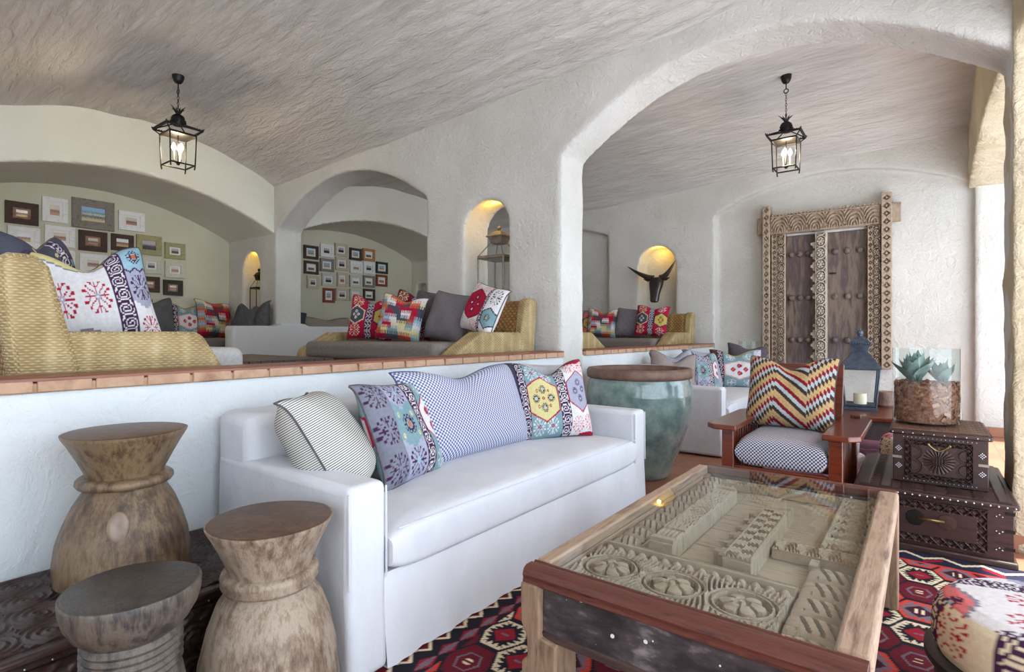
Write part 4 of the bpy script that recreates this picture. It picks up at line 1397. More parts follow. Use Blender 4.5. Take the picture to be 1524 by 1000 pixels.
def stumpmat(name, cols, rough):
    m, t, b, o = nt(name)
    v = coords(t, (12, 12, 2.6))
    f = noise(t, v, 3.4, 9, .72, .15)
    f2 = noise(t, coords(t), 6.5, 6, .68)
    mx = t.nodes.new('ShaderNodeMath'); mx.operation = 'MULTIPLY_ADD'
    t.links.new(f, mx.inputs[0]); mx.inputs[1].default_value = .55
    h = t.nodes.new('ShaderNodeMath'); h.operation = 'MULTIPLY'; t.links.new(f2, h.inputs[0]); h.inputs[1].default_value = .45
    t.links.new(h.outputs[0], mx.inputs[2])
    k = len(cols)
    t.links.new(ramp(t, mx.outputs[0], [(.36 + .28 * i / (k - 1), c) for i, c in enumerate(cols)]), b.inputs['Base Color'])
    b.inputs['Roughness'].default_value = rough
    bump(t, b, f, .5, .010)
    return m
S1 = stumpmat('honey brown carved log', [srgb(44, 32, 24), srgb(86, 66, 48), srgb(124, 102, 76), srgb(94, 74, 54)], .33)
S2 = stumpmat('bleached carved log', [srgb(78, 60, 48), srgb(126, 106, 88), srgb(164, 148, 130), srgb(138, 116, 96)], .5)
S3 = stumpmat('grey black carved log', [srgb(28, 24, 24), srgb(56, 50, 48), srgb(100, 90, 80), srgb(66, 60, 56)], .4)
TOPB = stumpmat('end grain seat', [srgb(56, 38, 28), srgb(84, 60, 44), srgb(108, 82, 62)], .4)
TOPD = stumpmat('dark end grain seat', [srgb(34, 28, 26), srgb(56, 48, 44), srgb(82, 72, 66)], .35)
def smooth_prof(P, n=5):
    out = []
    for i in range(len(P) - 1):
        for q in range(n):
            s_ = q / n; out.append((P[i][0] * (1 - s_) + P[i + 1][0] * s_, P[i][1] * (1 - s_) + P[i + 1][1] * s_))
    return out + [P[-1]]
def stool(label, loc, prof, body, top, rt, h, ring=None, tilt=(0, 0)):
    t = thing('stump_stool', label, 'stool', loc)
    t.rotation_euler = (R(tilt[0]), R(tilt[1]), 0)
    MB().lathe(prof, 56, wob=.012).build('body', body, t, ang=50)
    MB().lathe([(rt - .006, h - .012), (rt - .002, h - .004), (rt - .008, h + .001), (.001, h + .0015)], 56, wob=.012).build('seat', top, t, ang=50)
    if ring: MB().lathe(ring, 56, wob=.012, cap=False).build('collar', body, t, ang=60)
    return t
P1 = [(.17, 0), (.196, .02), (.198, .08), (.190, .14), (.172, .2), (.148, .26), (.122, .305), (.112, .325), (.110, .345), (.118, .37), (.142, .42), (.166, .465), (.182, .492), (.184, .50)]
st1 = stool('honey brown stump stool standing on the carved bench by the white wall', (-2.215, .70, .3585), smooth_prof(P1, 3), S1, TOPB, .184, .502,
      [(.11, .318), (.136, .322), (.143, .332), (.141, .345), (.132, .352), (.11, .356)])
a_ = math.atan2(-.70, 2.215) - .12
MB().sphere((0, 0, 0), .05, 20, 10, sc=(.16, .62, 1)).build('knot', pmat('pale worn knot', [srgb(112, 92, 76), srgb(140, 120, 102)], 14, .3, bs=.1), st1, loc=(.167 * math.cos(a_), .167 * math.sin(a_), .215), rot=(0, R(-14), a_))
P2 = [(.18, 0), (.205, .02), (.206, .12), (.196, .22), (.176, .31), (.152, .375), (.128, .412), (.116, .43), (.114, .452), (.124, .485), (.146, .54), (.168, .585), (.182, .612), (.184, .62)]
stool('tall bleached stump stool standing on the floor against the white sofa arm', (-1.625, .90, 0), smooth_prof(P2, 3), S2, TOPB, .184, .622,
      [(.114, .424), (.136, .426), (.142, .436), (.138, .447), (.143, .455), (.139, .468), (.128, .474), (.112, .476)])
P3 = [(.115, 0), (.138, .02), (.142, .10), (.134, .2), (.120, .29), (.112, .33), (.104, .36)]
grooves = [(.104 + .006 * (k % 2), .36 + .009 * k) for k in range(10)]
P3 = P3 + grooves + [(.104, .455), (.125, .475), (.142, .505), (.150, .535), (.151, .56), (.149, .566)]
stool('squat dark stump stool with ring-cut neck in front of the carved bench', (-1.585, .515, 0), smooth_prof(P3, 2), S3, TOPD, .149, .568)
# ------------------------------------------------------------------ wicker sofas of the raised bays
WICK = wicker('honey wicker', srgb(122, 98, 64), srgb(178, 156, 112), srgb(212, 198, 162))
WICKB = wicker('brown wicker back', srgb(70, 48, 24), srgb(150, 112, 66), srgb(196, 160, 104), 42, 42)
GREYC = pmat('taupe linen', [srgb(112, 104, 100), srgb(132, 124, 120)], 60, .95, bs=.3, bscale=160, bd=.004)
GREYL = pmat('pale grey linen', [srgb(168, 166, 164), srgb(186, 184, 182)], 60, .95, bs=.3, bscale=160, bd=.004)
ZR = .62

def wicker_sofa(label, xa, xb, yfront, D, sgn, cloth, over=.03, run=.34):
    """xa..xb its length, front edge at yfront, sgn=+1 back towards +y"""
    t = thing('wicker_sofa', label, 'wicker sofa', ((xa + xb) / 2, yfront, ZR))
    L = xb - xa
    def Y(p): return [(a * sgn, z) for a, z in p] if sgn > 0 else [(a * sgn, z) for a, z in p][::-1]
    armP = [(0, 0), (D - .12, 0), (D - .06, .585), (run, .585), (run - .03, .575), (.015, .42), (.0, .36)]
    for x0, x1 in ((-L / 2, -L / 2 + .2), (L / 2 - .2, L / 2)):
        MB().prism(Y(armP), x0, x1, 'x').build('arm', WICK, t, bevel=.045, seg=4, uv=True, ang=50)
    backP = [(D - .22, .0), (D - .10, .0), (D - .0, .84), (D - .03, .865), (D - .11, .865), (D - .14, .83), (D - .27, .28)]
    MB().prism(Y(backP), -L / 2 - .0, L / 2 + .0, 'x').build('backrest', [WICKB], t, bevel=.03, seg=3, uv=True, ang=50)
    edge = Y([(D - .235, .02), (D - .085, .02), (D + .015, .85), (D - .03, .885), (D - .115, .885), (D - .155, .84), (D - .285, .3)])
    for x0, x1 in ((-L / 2 - .015, -L / 2 + .10), (L / 2 - .10, L / 2 + .015)):
        MB().prism(edge, x0, x1, 'x').build('back_edge', WICK, t, bevel=.03, seg=3, uv=True, ang=50)
    b = MB(); ya, yb = sorted((.05 * sgn, (D - .15) * sgn)); b.box(-L / 2 + .15, ya, .04, L / 2 - .15, yb, .34)
    b.build('base', WICK, t, bevel=.02, uv=True)
    ya, yb = sorted((-over * sgn, (D - .26) * sgn))
    s = MB().box(-L / 2 + .205, ya, .345, L / 2 - .205, yb, .50).build('seat_cushion', cloth, t, bevel=.05, seg=5)
    return t
w1 = wicker_sofa('honey wicker sofa with its back to the near end of the raised bay', -4.90, -2.755, 1.30, .84, -1, GREYL, .20, .14)
w2 = wicker_sofa('wicker sofa with taupe seat against the wall below the lantern hatch', -4.90, -2.76, 2.96, 1.05, 1, GREYC, .03)
w3 = wicker_sofa('wicker sofa against the end wall below the carved bull head', -4.60, -2.76, 7.16, 1.07, 1, GREYC)
w4 = wicker_sofa('wicker sofa of the far bay, its arm end showing past the white pier', -4.60, -2.76, 5.40, .94, -1, GREYC)

def pill(lab, w_, fr, loc, fc, ln, ro, ch, sd, n=64, back=None, t=.16, h=None, seam=SEAM):
    return put(cushion('cushion', lab, w_, h or w_, t, fr, n=n, seed=sd, chop=ch, ear=.12, back=back, seam=seam), loc, fc, ln, ro)
S = ZR + .505
pill('dark grey and red kilim cushion at the back of the near wicker sofa', .54, k_dark(), (-3.40, .80, S + .03), 138, 12, -6, .12, 40, 80)
pill('white kilim cushion with red trees and purple hook bands on the near wicker sofa', .53, k_white(), (-3.20, .93, S - .02), 88, 12, -9, .20, 41, 130, t=.2)
pill('red kilim cushion at the far arm of the wicker sofa below the lantern hatch', .46, k_red(), (-4.33, 3.40, S), 32, 12, 4, .16, 42, 90)
pill('second red kilim cushion mostly hidden behind the striped patchwork cushion', .46, k_red('dred'), (-4.02, 3.64, S + .03), 24, 10, 10, .1, 43, 60)
pill('patchwork cushion of coloured comb stripes on the wicker sofa', .44, k_checks(), (-3.88, 3.36, S), 28, 12, 8, .12, 44, 110)
pill('charcoal cushion peeping out above the patchwork cushion', .42, k_grey(srgb(98, 92, 96), srgb(74, 70, 74)), (-3.84, 3.72, S + .06), 20, 10, 8, .0, 45, 50)
pill('grey woven cushion in the middle of the wicker sofa', .46, k_grey(srgb(124, 118, 122), srgb(92, 86, 92)), (-3.50, 3.56, S), 6, 14, 10, .0, 46, 90)
pill('white kilim cushion with a crimson medallion by the arm of the wicker sofa', .44, k_medal(), (-3.06, 3.50, S + .07), -8, 18, 14, .0, 47, 90)
pill('pink kilim cushion half hidden by the white pier', .46, k_red('rose', 'white'), (-4.40, 7.62, S), 8, 14, 4, .0, 50, 60)
pill('checked patchwork cushion on the wicker sofa below the bull head', .47, k_checks(), (-4.02, 7.60, S), 18, 14, 3, .16, 51, 60)
pill('grey cushion between the checked and the crimson cushions below the bull head', .46, k_grey(srgb(130, 126, 136), srgb(108, 104, 114)), (-3.62, 7.72, S), 10, 14, 6, .0, 52, 50)
pill('crimson kilim cushion by the arm of the wicker sofa below the bull head', .48, k_red(), (-3.20, 7.58, S + .02), 12, 16, 4, .10, 53, 60)

# dark slatted coffee table between the two wicker sofas
DSL = pmat('dark slatted timber', [srgb(40, 28, 22), srgb(70, 50, 40)], 5, .4, stretch=(1, 10, 4), bs=.2)
t = thing('low_table', 'dark slatted low table between the wicker sofas', 'table', (-4.25, 2.15, ZR))
for k in range(9): MB().box(-.62, -.37 + k * .083, .35, .62, -.295 + k * .083, .385).build('slat', DSL, t, bevel=.004)
MB().box(-.58, -.33, .29, .58, .33, .352).build('frame', DSL, t)
for sx in (-1, 1):
    for sy in (-1, 1): MB().box(sx * .54 - .04, sy * .3 - .04, 0, sx * .54 + .04, sy * .3 + .04, .30).build('leg', DSL, t, bevel=.004)

# daybed mattresses and cushions of the alcoves
for lab, y0, y1 in (('grey mattress on the plaster daybed below the near picture wall', .5, 4.0), ('grey mattress on the plaster daybed below the far picture wall', 4.5, 7.74)):
    o = MB().box(-.42, -(y1 - y0) / 2, 0, .42, (y1 - y0) / 2, .14).build('mattress', GREYC, None, bevel=.04, seg=4, loc=(-8.06, (y0 + y1) / 2, .985))
    setprops(o, lab, 'mattress')
G1 = k_grey(srgb(104, 106, 108), srgb(78, 80, 82)); G2 = k_grey(srgb(92, 94, 98), srgb(62, 64, 68))
A = 1.125
for k, (lab, fr, y, fc, ro, ch, w_) in enumerate((
    ('grey cushion against the near picture wall, nearest the white kilim cushion', G1, 2.62, 84, 3, .16, .56),
    ('grey cushion in front of the pair against the near picture wall', G1, 2.98, 100, -5, .10, .56),
    ('yellow and black kilim cushion against the near picture wall', k_blue(), 3.32, 92, 4, .12, .50),
    ('chequered blanket cushion in the corner of the near alcove', k_checks(), 3.70, 104, 6, .05, .56))):
    pill(lab, w_, fr, (-8.22 + .04 * (k % 2), y, A), fc, 14, ro, ch, 60 + k, 56)
pill('charcoal cushion behind the plaster block below the small lit niche', .48, G2, (-7.58, 3.74, A), 10, 14, 10, .10, 66, 50)
pill('second charcoal cushion behind the plaster block below the small lit niche', .48, G2, (-7.26 - .05, 3.86, A + .02), -6, 10, -8, .10, 67, 50)
pill('dark cushion in the corner of the far alcove', .46, k_grey(srgb(76, 80, 92), srgb(54, 58, 68)), (-8.22, 4.86, A), 70, 14, 10, .0, 68, 50)
pill('long beige cushion with dark piping below the far picture wall', .95, k_plain(srgb(164, 152, 142)), (-8.2, 5.62, A), 92, 16, 0, .14, 69, 50, h=.36)
# ------------------------------------------------------------------ framed photographs
def at_wall(px, py):
    a = (px - 762) / 810; b = (495 - py) / 810
    d = (-.6032 + a * .7976, .7976 + a * .6032, b); k = (XB + .0) / d[0]
    return d[1] * k, 1.2 + d[2] * k
def woodm(name, c0, c1, rough=.75): return pmat(name, [c0, c1, tuple((a + b) / 2 for a, b in zip(c0, c1))], 9, rough, stretch=(3, 3, 3), bs=.5)
FM = dict(dark=woodm('dark picture wood', srgb(48, 32, 28), srgb(74, 52, 44)), white=woodm('flaking white paint', srgb(206, 206, 204), srgb(232, 232, 232)), grey=woodm('silvered picture wood', srgb(96, 90, 84), srgb(136, 128, 120)),
          olive=woodm('olive picture wood', srgb(128, 122, 84), srgb(164, 158, 116)), tan=woodm('tan picture wood', srgb(158, 104, 52), srgb(182, 126, 70)), red=woodm('red brown picture wood', srgb(104, 48, 34), srgb(140, 70, 46)),
          beige=woodm('beige picture wood', srgb(168, 156, 132), srgb(196, 184, 160)), black=woodm('black picture wood', srgb(30, 30, 30), srgb(56, 52, 50)), pale=woodm('pale green grey wood', srgb(176, 176, 160), srgb(200, 200, 186)))
MATW = pmat('white mount board', srgb(226, 224, 220), bs=0, rough=.9)
def photo(name, stops, sc=14):
    m, t, b, o = nt(name)
    v = coords(t, (1, 1, 1), 'Generated')
    sp = t.nodes.new('ShaderNodeSeparateXYZ'); t.links.new(v, sp.inputs[0])
    f = noise(t, v, sc, 5, .7)
    a = t.nodes.new('ShaderNodeMath'); a.operation = 'MULTIPLY_ADD'; t.links.new(f, a.inputs[0]); a.inputs[1].default_value = .8
    s2 = t.nodes.new('ShaderNodeMath'); s2.operation = 'SUBTRACT'; t.links.new(sp.outputs[2], s2.inputs[0]); s2.inputs[1].default_value = .40
    t.links.new(s2.outputs[0], a.inputs[2])
    r = ramp(t, a.outputs[0], stops); t.links.new(r, b.inputs['Base Color'])
    b.inputs['Roughness'].default_value = .25
    return m
PH = [photo('savannah photograph', [(.1, srgb(196, 164, 120)), (.42, srgb(150, 104, 84)), (.52, srgb(84, 70, 66)), (.6, srgb(226, 228, 232))]),
      photo('herd photograph', [(.15, srgb(206, 196, 156)), (.38, srgb(60, 66, 84)), (.5, srgb(220, 224, 230)), (.62, srgb(100, 130, 110)), (.75, srgb(150, 190, 224))], 20),
      photo('sepia photograph', [(.15, srgb(176, 134, 112)), (.45, srgb(120, 78, 64)), (.6, srgb(206, 196, 188))]),
      photo('dusk photograph', [(.15, srgb(50, 46, 46)), (.45, srgb(70, 66, 70)), (.6, srgb(176, 170, 176))]),
      photo('farm photograph', [(.15, srgb(120, 120, 84)), (.45, srgb(72, 76, 60)), (.55, srgb(236, 238, 240))], 18)]
def frame(label, quad, f, mat, ph, mount=True, bw=.26, group=None):
    x0, y0, x1, y1 = quad
    ym = (y0 + y1) / 2; xm = (x0 + x1) / 2
    Y0, _ = at_wall(x0, ym); Y1, _ = at_wall(x1, ym)
    _, Z1 = at_wall(xm, y0); _, Z0 = at_wall(xm, y1)
    w_, h_ = Y1 - Y0, Z1 - Z0
    t = thing('picture_frame', label, 'picture frame', (XB + .004, (Y0 + Y1) / 2, (Z0 + Z1) / 2))
    b = min(w_, h_) * bw; W, Hh = w_ / 2, h_ / 2
    o = [(-W, -Hh), (W, -Hh), (W, Hh), (-W, Hh)]; i = [(-W + b, -Hh + b), (W - b, -Hh + b), (W - b, Hh - b), (-W + b, Hh - b)]
    v = [(0, *p) for p in o] + [(.032, *p) for p in o] + [(.022, *p) for p in i] + [(0, *p) for p in i]
    fc = []
    for k in range(4):
        n = (k + 1) % 4
        fc += [(k, n, 4 + n, 4 + k), (4 + k, 4 + n, 8 + n, 8 + k), (8 + k, 8 + n, 12 + n, 12 + k), (12 + k, 12 + n, n, k)]
    MB().add(v, fc).build('border', FM[mat], t, ang=20)
    iw, ih = W - b, Hh - b
    if mount:
        MB().box(.004, -iw, -ih, .010, iw, ih).build('mount', f[0], t)
        k = .62
        MB().box(.006, -iw * k, -ih * k, .013, iw * k, ih * k).build('photograph', ph, t)
    else:
        MB().box(.004, -iw, -ih, .010, iw, ih).build('photograph', ph, t)
    return t
def rects(rows, s, ox, oy): return [(a * s + ox, b * s + oy, c * s + ox, d * s + oy) for a, b, c, d in rows]
BR = pmat('brown inner slip', [srgb(120, 92, 66), srgb(160, 132, 104)], 20, .8, bs=.2)
NEAR = [((35, 112, 297, 284), 'dark', 0, True, 'dark brown frame with a red landscape, start of the top row, near picture wall'),
        ((325, 78, 525, 268), 'white', 2, True, 'white painted frame with an upright photo, top row of the near picture wall'),
        ((558, 95, 888, 322), 'grey', 1, False, 'largest silvered frame with a crowd under blue sky, near picture wall'),
        ((922, 188, 1125, 335), 'white', 2, True, 'white frame at the lower end of the top row, near picture wall'),
        ((55, 306, 308, 468), 'white', 0, True, 'white flaking frame under the dark red-landscape frame'),
        ((345, 300, 580, 458), 'white', 2, True, 'rustic white frame under the upright white one'),
        ((612, 338, 833, 494), 'dark', 2, True, 'broad dark frame just under the largest silvered frame'),
        ((865, 364, 1040, 492), 'dark', 0, False, 'plain dark frame with a tree at dusk, second row of the near picture wall'),
        ((1063, 372, 1258, 522), 'olive', 3, False, 'olive wood frame with deep mitred sides, near picture wall'),
        ((1285, 432, 1443, 555), 'olive', 3, True, 'small olive frame topping the last column of the near picture wall'),
        ((-60, 325, 17, 497), 'pale', 3, True, 'pale frame cut by the photo edge, near picture wall'),
        ((-90, 525, 50, 640), 'black', 2, True, 'dark frame low above the wicker back, near picture wall'),
        ((95, 494, 345, 640), 'white', 1, True, 'white frame with blue photo, half hidden by the dark kilim cushion'),
        ((378, 484, 580, 618), 'white', 3, False, 'white and brown frame with a dark hill photo, third row'),
        ((618, 518, 832, 660), 'white', 2, True, 'white frame with a dirt road photo, third row of the near picture wall'),
        ((865, 512, 1040, 650), 'olive', 2, True, 'frame mostly hidden behind the ear of the white kilim cushion'),
        ((1100, 543, 1258, 668), 'pale', 3, True, 'pale green-grey frame directly under the olive mitred frame'),
        ((1285, 576, 1443, 702), 'pale', 2, True, 'pale frame with pink photo, middle of the last column, near picture wall'),
        ((1090, 692, 1243, 814), 'dark', 2, True, 'dark chipped frame beside the kilim cushion ear, bottom row'),
        ((1273, 720, 1423, 840), 'black', 2, True, 'black frame at the bottom of the last column, near picture wall')]
for (q, m_, p_, mt, lab), r_ in zip(NEAR, rects([n[0] for n in NEAR], .1903, 0, 280)):
    frame(lab, r_, (MATW if m_ in ('white', 'pale', 'olive') else BR,), m_, PH[p_], mt, .2 if m_ == 'white' else .26)
FAR = [((85, 120, 248, 272), 'dark', 1, True, 'dark frame with white streaks, first of the top row, far picture wall'),
       ((270, 105, 420, 248), 'white', 3, True, 'white frame second in the top row, far picture wall'),
       ((437, 98, 580, 240), 'beige', 3, True, 'beige frame third in the top row, far picture wall'),
       ((605, 150, 740, 285), 'dark', 1, True, 'dark brown frame fourth in the top row, far picture wall'),
       ((755, 158, 888, 293), 'tan', 4, True, 'tan wood frame ending the top row, far picture wall'),
       ((88, 296, 250, 442), 'dark', 4, True, 'dark frame with a green photo under the white streaked one, far picture wall'),
       ((270, 268, 425, 414), 'grey', 1, True, 'grey tan frame second in the second row, far picture wall'),
       ((445, 255, 590, 400), 'beige', 3, True, 'cream mitred frame third in the second row, far picture wall'),
       ((610, 303, 750, 432), 'white', 0, True, 'white and brown frame fourth in the second row, far picture wall'),
       ((760, 306, 888, 438), 'white', 3, True, 'white frame under the tan one, far picture wall'),
       ((905, 306, 1035, 436), 'black', 1, True, 'black and white frame at the upper end of the last column, far picture wall'),
       ((122, 464, 255, 605), 'beige', 3, True, 'cream rustic frame first in the third row, far picture wall'),
       ((290, 438, 440, 577), 'pale', 3, True, 'pale washed frame second in the third row, far picture wall'),
       ((462, 428, 583, 582), 'beige', 2, True, 'upright tan frame third in the third row, far picture wall'),
       ((605, 456, 745, 592), 'pale', 4, True, 'grey frame fourth in the third row, far picture wall'),
       ((757, 460, 888, 592), 'grey', 4, True, 'tan grey frame fifth in the third row, far picture wall'),
       ((905, 452, 1030, 582), 'red', 0, True, 'red brown frame at the lower end of the last column, far picture wall'),
       ((303, 602, 432, 766), 'red', 1, True, 'upright red brown frame starting the bottom row, far picture wall'),
       ((448, 606, 592, 742), 'beige', 3, True, 'cream and brown chipped frame in the bottom row, far picture wall'),
       ((608, 612, 745, 746), 'pale', 4, True, 'grey frame in the bottom row, far picture wall'),
       ((760, 612, 890, 742), 'dark', 4, True, 'dark and white frame low above the red kilim cushion, far picture wall')]
for (q, m_, p_, mt, lab), r_ in zip(FAR, rects([n[0] for n in FAR], .1312, 440, 350)):
    frame(lab, r_, (MATW,), m_, PH[p_], mt, .2)

# ------------------------------------------------------------------ lanterns
CANDLE = pmat('ivory candle', srgb(232, 224, 200), bs=0, rough=.5)
BULB = emit('glowing bulb', (1.0, .82, .5), 120)
def hanging_lantern(label, loc, top):
    """loc = lantern base centre; top = ceiling height"""
    t = thing('hanging_lantern', label, 'lantern', loc)
    Hb, a, b = .30, .118, .105
    fr = MB()
    for sx in (-1, 1):
        for sy in (-1, 1):
            fr.tube([(sx * b, sy * b, -.03), (sx * b * 1.04, sy * b * 1.04, 0), (sx * a, sy * a, Hb)], .007, 6)
    for q in (0, 1):
        s_ = b if q == 0 else a; z = .012 if q == 0 else Hb
        for k in ((-1, -1, 1, -1), (1, -1, 1, 1), (1, 1, -1, 1), (-1, 1, -1, -1)):
            fr.tube([(k[0] * s_, k[1] * s_, z), (k[2] * s_, k[3] * s_, z)], .008, 6)
    fr.build('body_frame', IRON, t)
    rf = MB()
    rf.frustum((0, 0), .118, .118, Hb, .122, .122, Hb + .012)
    for k in range(4):
        M_ = Matrix.Rotation(k * PI / 2, 4, 'Z')
        rf.add([(-.165, -.165, Hb + .045), (.165, -.165, Hb + .045), (.165, -.165, Hb + .058), (-.165, -.165, Hb + .058), (-.15, -.15, Hb + .045), (.15, -.15, Hb + .045), (.15, -.15, Hb + .058), (-.15, -.15, Hb + .058)],
               [(0, 1, 2, 3), (5, 4, 7, 6), (3, 2, 6, 7), (0, 4, 5, 1), (1, 5, 6, 2), (4, 0, 3, 7)], 0, M_)
        rf.tube([M_ @ Vector((-.12, -.12, Hb + .01)), M_ @ Vector((-.16, -.16, Hb + .05)), M_ @ Vector((-.168, -.168, Hb + .075))], .006, 6)
        rf.tube([M_ @ Vector((-.158, -.158, Hb + .055)), M_ @ Vector((-.06, -.06, Hb + .10)), M_ @ Vector((-.03, -.03, Hb + .115))], .006, 6)
        for j in range(15):
            rf.sphere(tuple(M_ @ Vector((-.15 + .3 * j / 14, -.163, Hb + .064))), .006, 5, 4)
    rf.build('roof', IRON, t)
    pg = MB()
    pg.lathe([(.05, Hb + .10), (.056, Hb + .12), (.062, Hb + .15), (.054, Hb + .185), (.03, Hb + .205), (.006, Hb + .215)], 14)
    for k in range(26):
        q = k / 26; an = k * 2.4; z = Hb + .115 + .08 * q; r_ = .062 - .03 * q ** 2
        pg.sphere((r_ * math.cos(an), r_ * math.sin(an), z), .012, 5, 4)
    p = pg.build('pineapple_finial', IRON, t)
    lf = MB()
    for k in range(9):
        an = k * 2 * PI / 9; c_, s_ = math.cos(an), math.sin(an); L = .075 if k % 2 else .055
        lf.tube([(.008 * c_, .008 * s_, Hb + .20), (.03 * c_, .03 * s_, Hb + .245), (L * c_, L * s_, Hb + .262 + .02 * (k % 2))], [.006, .008, .001], 5)
    lf.build('leaf_crown', IRON, p)
    ch = MB(); z = Hb + .21; zt = top - loc[2]; n = int((zt - .17 - z) / .026)
    for k in range(n):
        zc = z + (zt - .17 - z) * (k + .5) / n
        M_ = Matrix.Translation((0, 0, zc)) @ Matrix.Rotation(PI / 2 * (k % 2), 4, 'Z')
        ch.tube([M_ @ Vector((.008 * math.cos(q), 0, .017 * math.sin(q))) for q in np.linspace(0, 2 * PI, 9)], .0028, 5)
    ch.build('chain', IRON, t)
    rz = MB(); M_ = Matrix.Translation((0, 0, zt - .15))
    rz.tube([M_ @ Vector((.022 * math.cos(q), 0, .022 * math.sin(q))) for q in np.linspace(0, 2 * PI, 13)], .005, 6)
    rz.tube([(0, 0, zt - .13), (0, 0, zt - .06)], .006, 6)
    rz.build('hook_ring', IRON, t)
    MB().lathe([(.008, zt - .075), (.03, zt - .065), (.042, zt - .045), (.05, zt - .02), (.056, zt + .03)], 20).build('ceiling_rose', IRON, t)
    cl = MB(); cl.tube([(0, 0, .05), (0, 0, .30)], .006, 6)
    cl.sphere((0, 0, .03), .018, 8, 6)
    st = cl.build('candle_cluster', IRON, t)
    for k in range(3):
        an = k * 2 * PI / 3 + .4; x, y = .038 * math.cos(an), .038 * math.sin(an)
        MB().tube([(0, 0, .05), (x * .6, y * .6, .03), (x, y, .06)], .004, 5).build('candle_arm', BRASS, st)
        MB().lathe([(.009, .06), (.009, .15)], 10, (x, y, 0)).build('candle', CANDLE, st)
        MB().lathe([(.005, .15), (.017, .168), (.019, .185), (.010, .21), (.001, .225)], 10, (x, y, 0)).build('bulb', BULB, st)
    return t
hanging_lantern('black iron pineapple lantern hanging in the bay with the near picture wall', (-5.80, 2.27, 2.82), 3.70)
hanging_lantern('black iron pineapple lantern hanging beyond the big arch, before the carved door', (-1.16, 6.34, 2.92), 3.905)

def standing_lantern(name, label, loc, w_, h_, mat, rz=0, taper=.8, candle=True, roofc=None, fb=.50, fr_=.20, fs=1.0, glazed=False):
    """square glazed candle lantern: tapering body, hipped roof, vented chimney, ball finial"""
    t = thing(name, label, 'lantern', loc, rz)
    a = w_ / 2; b = a * taper; hb = h_ * fb
    fr = MB(); fr.box(-b - .015, -b - .015, 0, b + .015, b + .015, .03)
    fr.box(-b, -b, .03, b, b, .045)
    for sx in (-1, 1):
        for sy in (-1, 1): fr.tube([(sx * b, sy * b, .03), (sx * a, sy * a, hb)], w_ * .035, 6)
    for k in ((-1, -1, 1, -1), (1, -1, 1, 1), (1, 1, -1, 1), (-1, 1, -1, -1)):
        fr.tube([(k[0] * a, k[1] * a, hb), (k[2] * a, k[3] * a, hb)], w_ * .04, 6)
        fr.tube([(k[0] * b, k[1] * b, .045), (k[2] * b, k[3] * b, .045)], w_ * .035, 6)
    fr.build('frame', mat, t, bevel=.002)
    gl = MB(); gl.frustum((0, 0), b - .003, b - .003, .05, a - .003, a - .003, hb); gl.f = [q for q in gl.f if q not in ((3, 2, 1, 0), (4, 5, 6, 7))]; gl.mi = [0] * len(gl.f)
    gl.build('glass', GLASS, t)
    rf = MB(); a2 = a * (1.10 if not glazed else 1.03)
    zr = hb + h_ * fr_
    rf.frustum((0, 0), a2, a2, hb, a2, a2, hb + h_ * .02)
    if glazed:
        for sx in (-1, 1):
            for sy in (-1, 1): rf.tube([(sx * a2, sy * a2, hb + .01), (sx * a * .42, sy * a * .42, zr)], w_ * .02, 6)
    else: rf.frustum((0, 0), a2, a2, hb + h_ * .02, a * .42, a * .42, zr)
    ro_ = rf.build('roof', roofc or mat, t, bevel=.002)
    if glazed:
        g2 = MB().frustum((0, 0), a2 * .97, a2 * .97, hb + .015, a * .40, a * .40, zr); g2.f = g2.f[2:]; g2.mi = g2.mi[2:]; g2.build('glass', GLASS, ro_)
    c_ = MB(); z = zr; k_ = h_ * fs
    c_.frustum((0, 0), a * .40, a * .40, z - .004, a * .54, a * .54, z + k_ * .10)
    c_.frustum((0, 0), a * .62, a * .62, z + k_ * .10, a * .62, a * .62, z + k_ * .112)
    c_.frustum((0, 0), a * .56, a * .56, z + k_ * .112, a * .36, a * .36, z + k_ * .165)
    c_.frustum((0, 0), a * .36, a * .36, z + k_ * .165, a * .12, a * .12, z + k_ * .195)
    for k in range(4):
        M_ = Matrix.Rotation(k * PI / 2, 4, 'Z')
        for j in range(9): c_.sphere(tuple(M_ @ Vector((-a * .54 + a * 1.08 * j / 8, -a * .62, z + k_ * .106))), a * .07, 5, 4)
    c_.build('chimney', mat, t, bevel=.002)
    MB().sphere((0, 0, z + k_ * .235), k_ * .035, 14, 8).tube([(0, 0, z + k_ * .18), (0, 0, z + k_ * .21)], a * .12, 8).tube([(0, 0, z + k_ * .265), (0, 0, z + k_ * .29)], a * .03, 6).build('finial', mat, t)
    if candle:
        MB().lathe([(a * .36, .05), (a * .36, .05 + h_ * .13), (.001, .05 + h_ * .132)], 20).build('candle', CANDLE, t)
    return t
BLUEIRON = pmat('blue grey painted iron', [srgb(54, 62, 76), srgb(84, 94, 110)], 20, .42, .3, bs=.1)
AGED = pmat('aged brass', [srgb(110, 84, 54), srgb(156, 124, 80), srgb(128, 100, 66)], 14, .5, .6, bs=.2)
AGED2 = pmat('grey tin', [srgb(110, 102, 94), srgb(146, 136, 124)], 14, .5, .5, bs=.2)

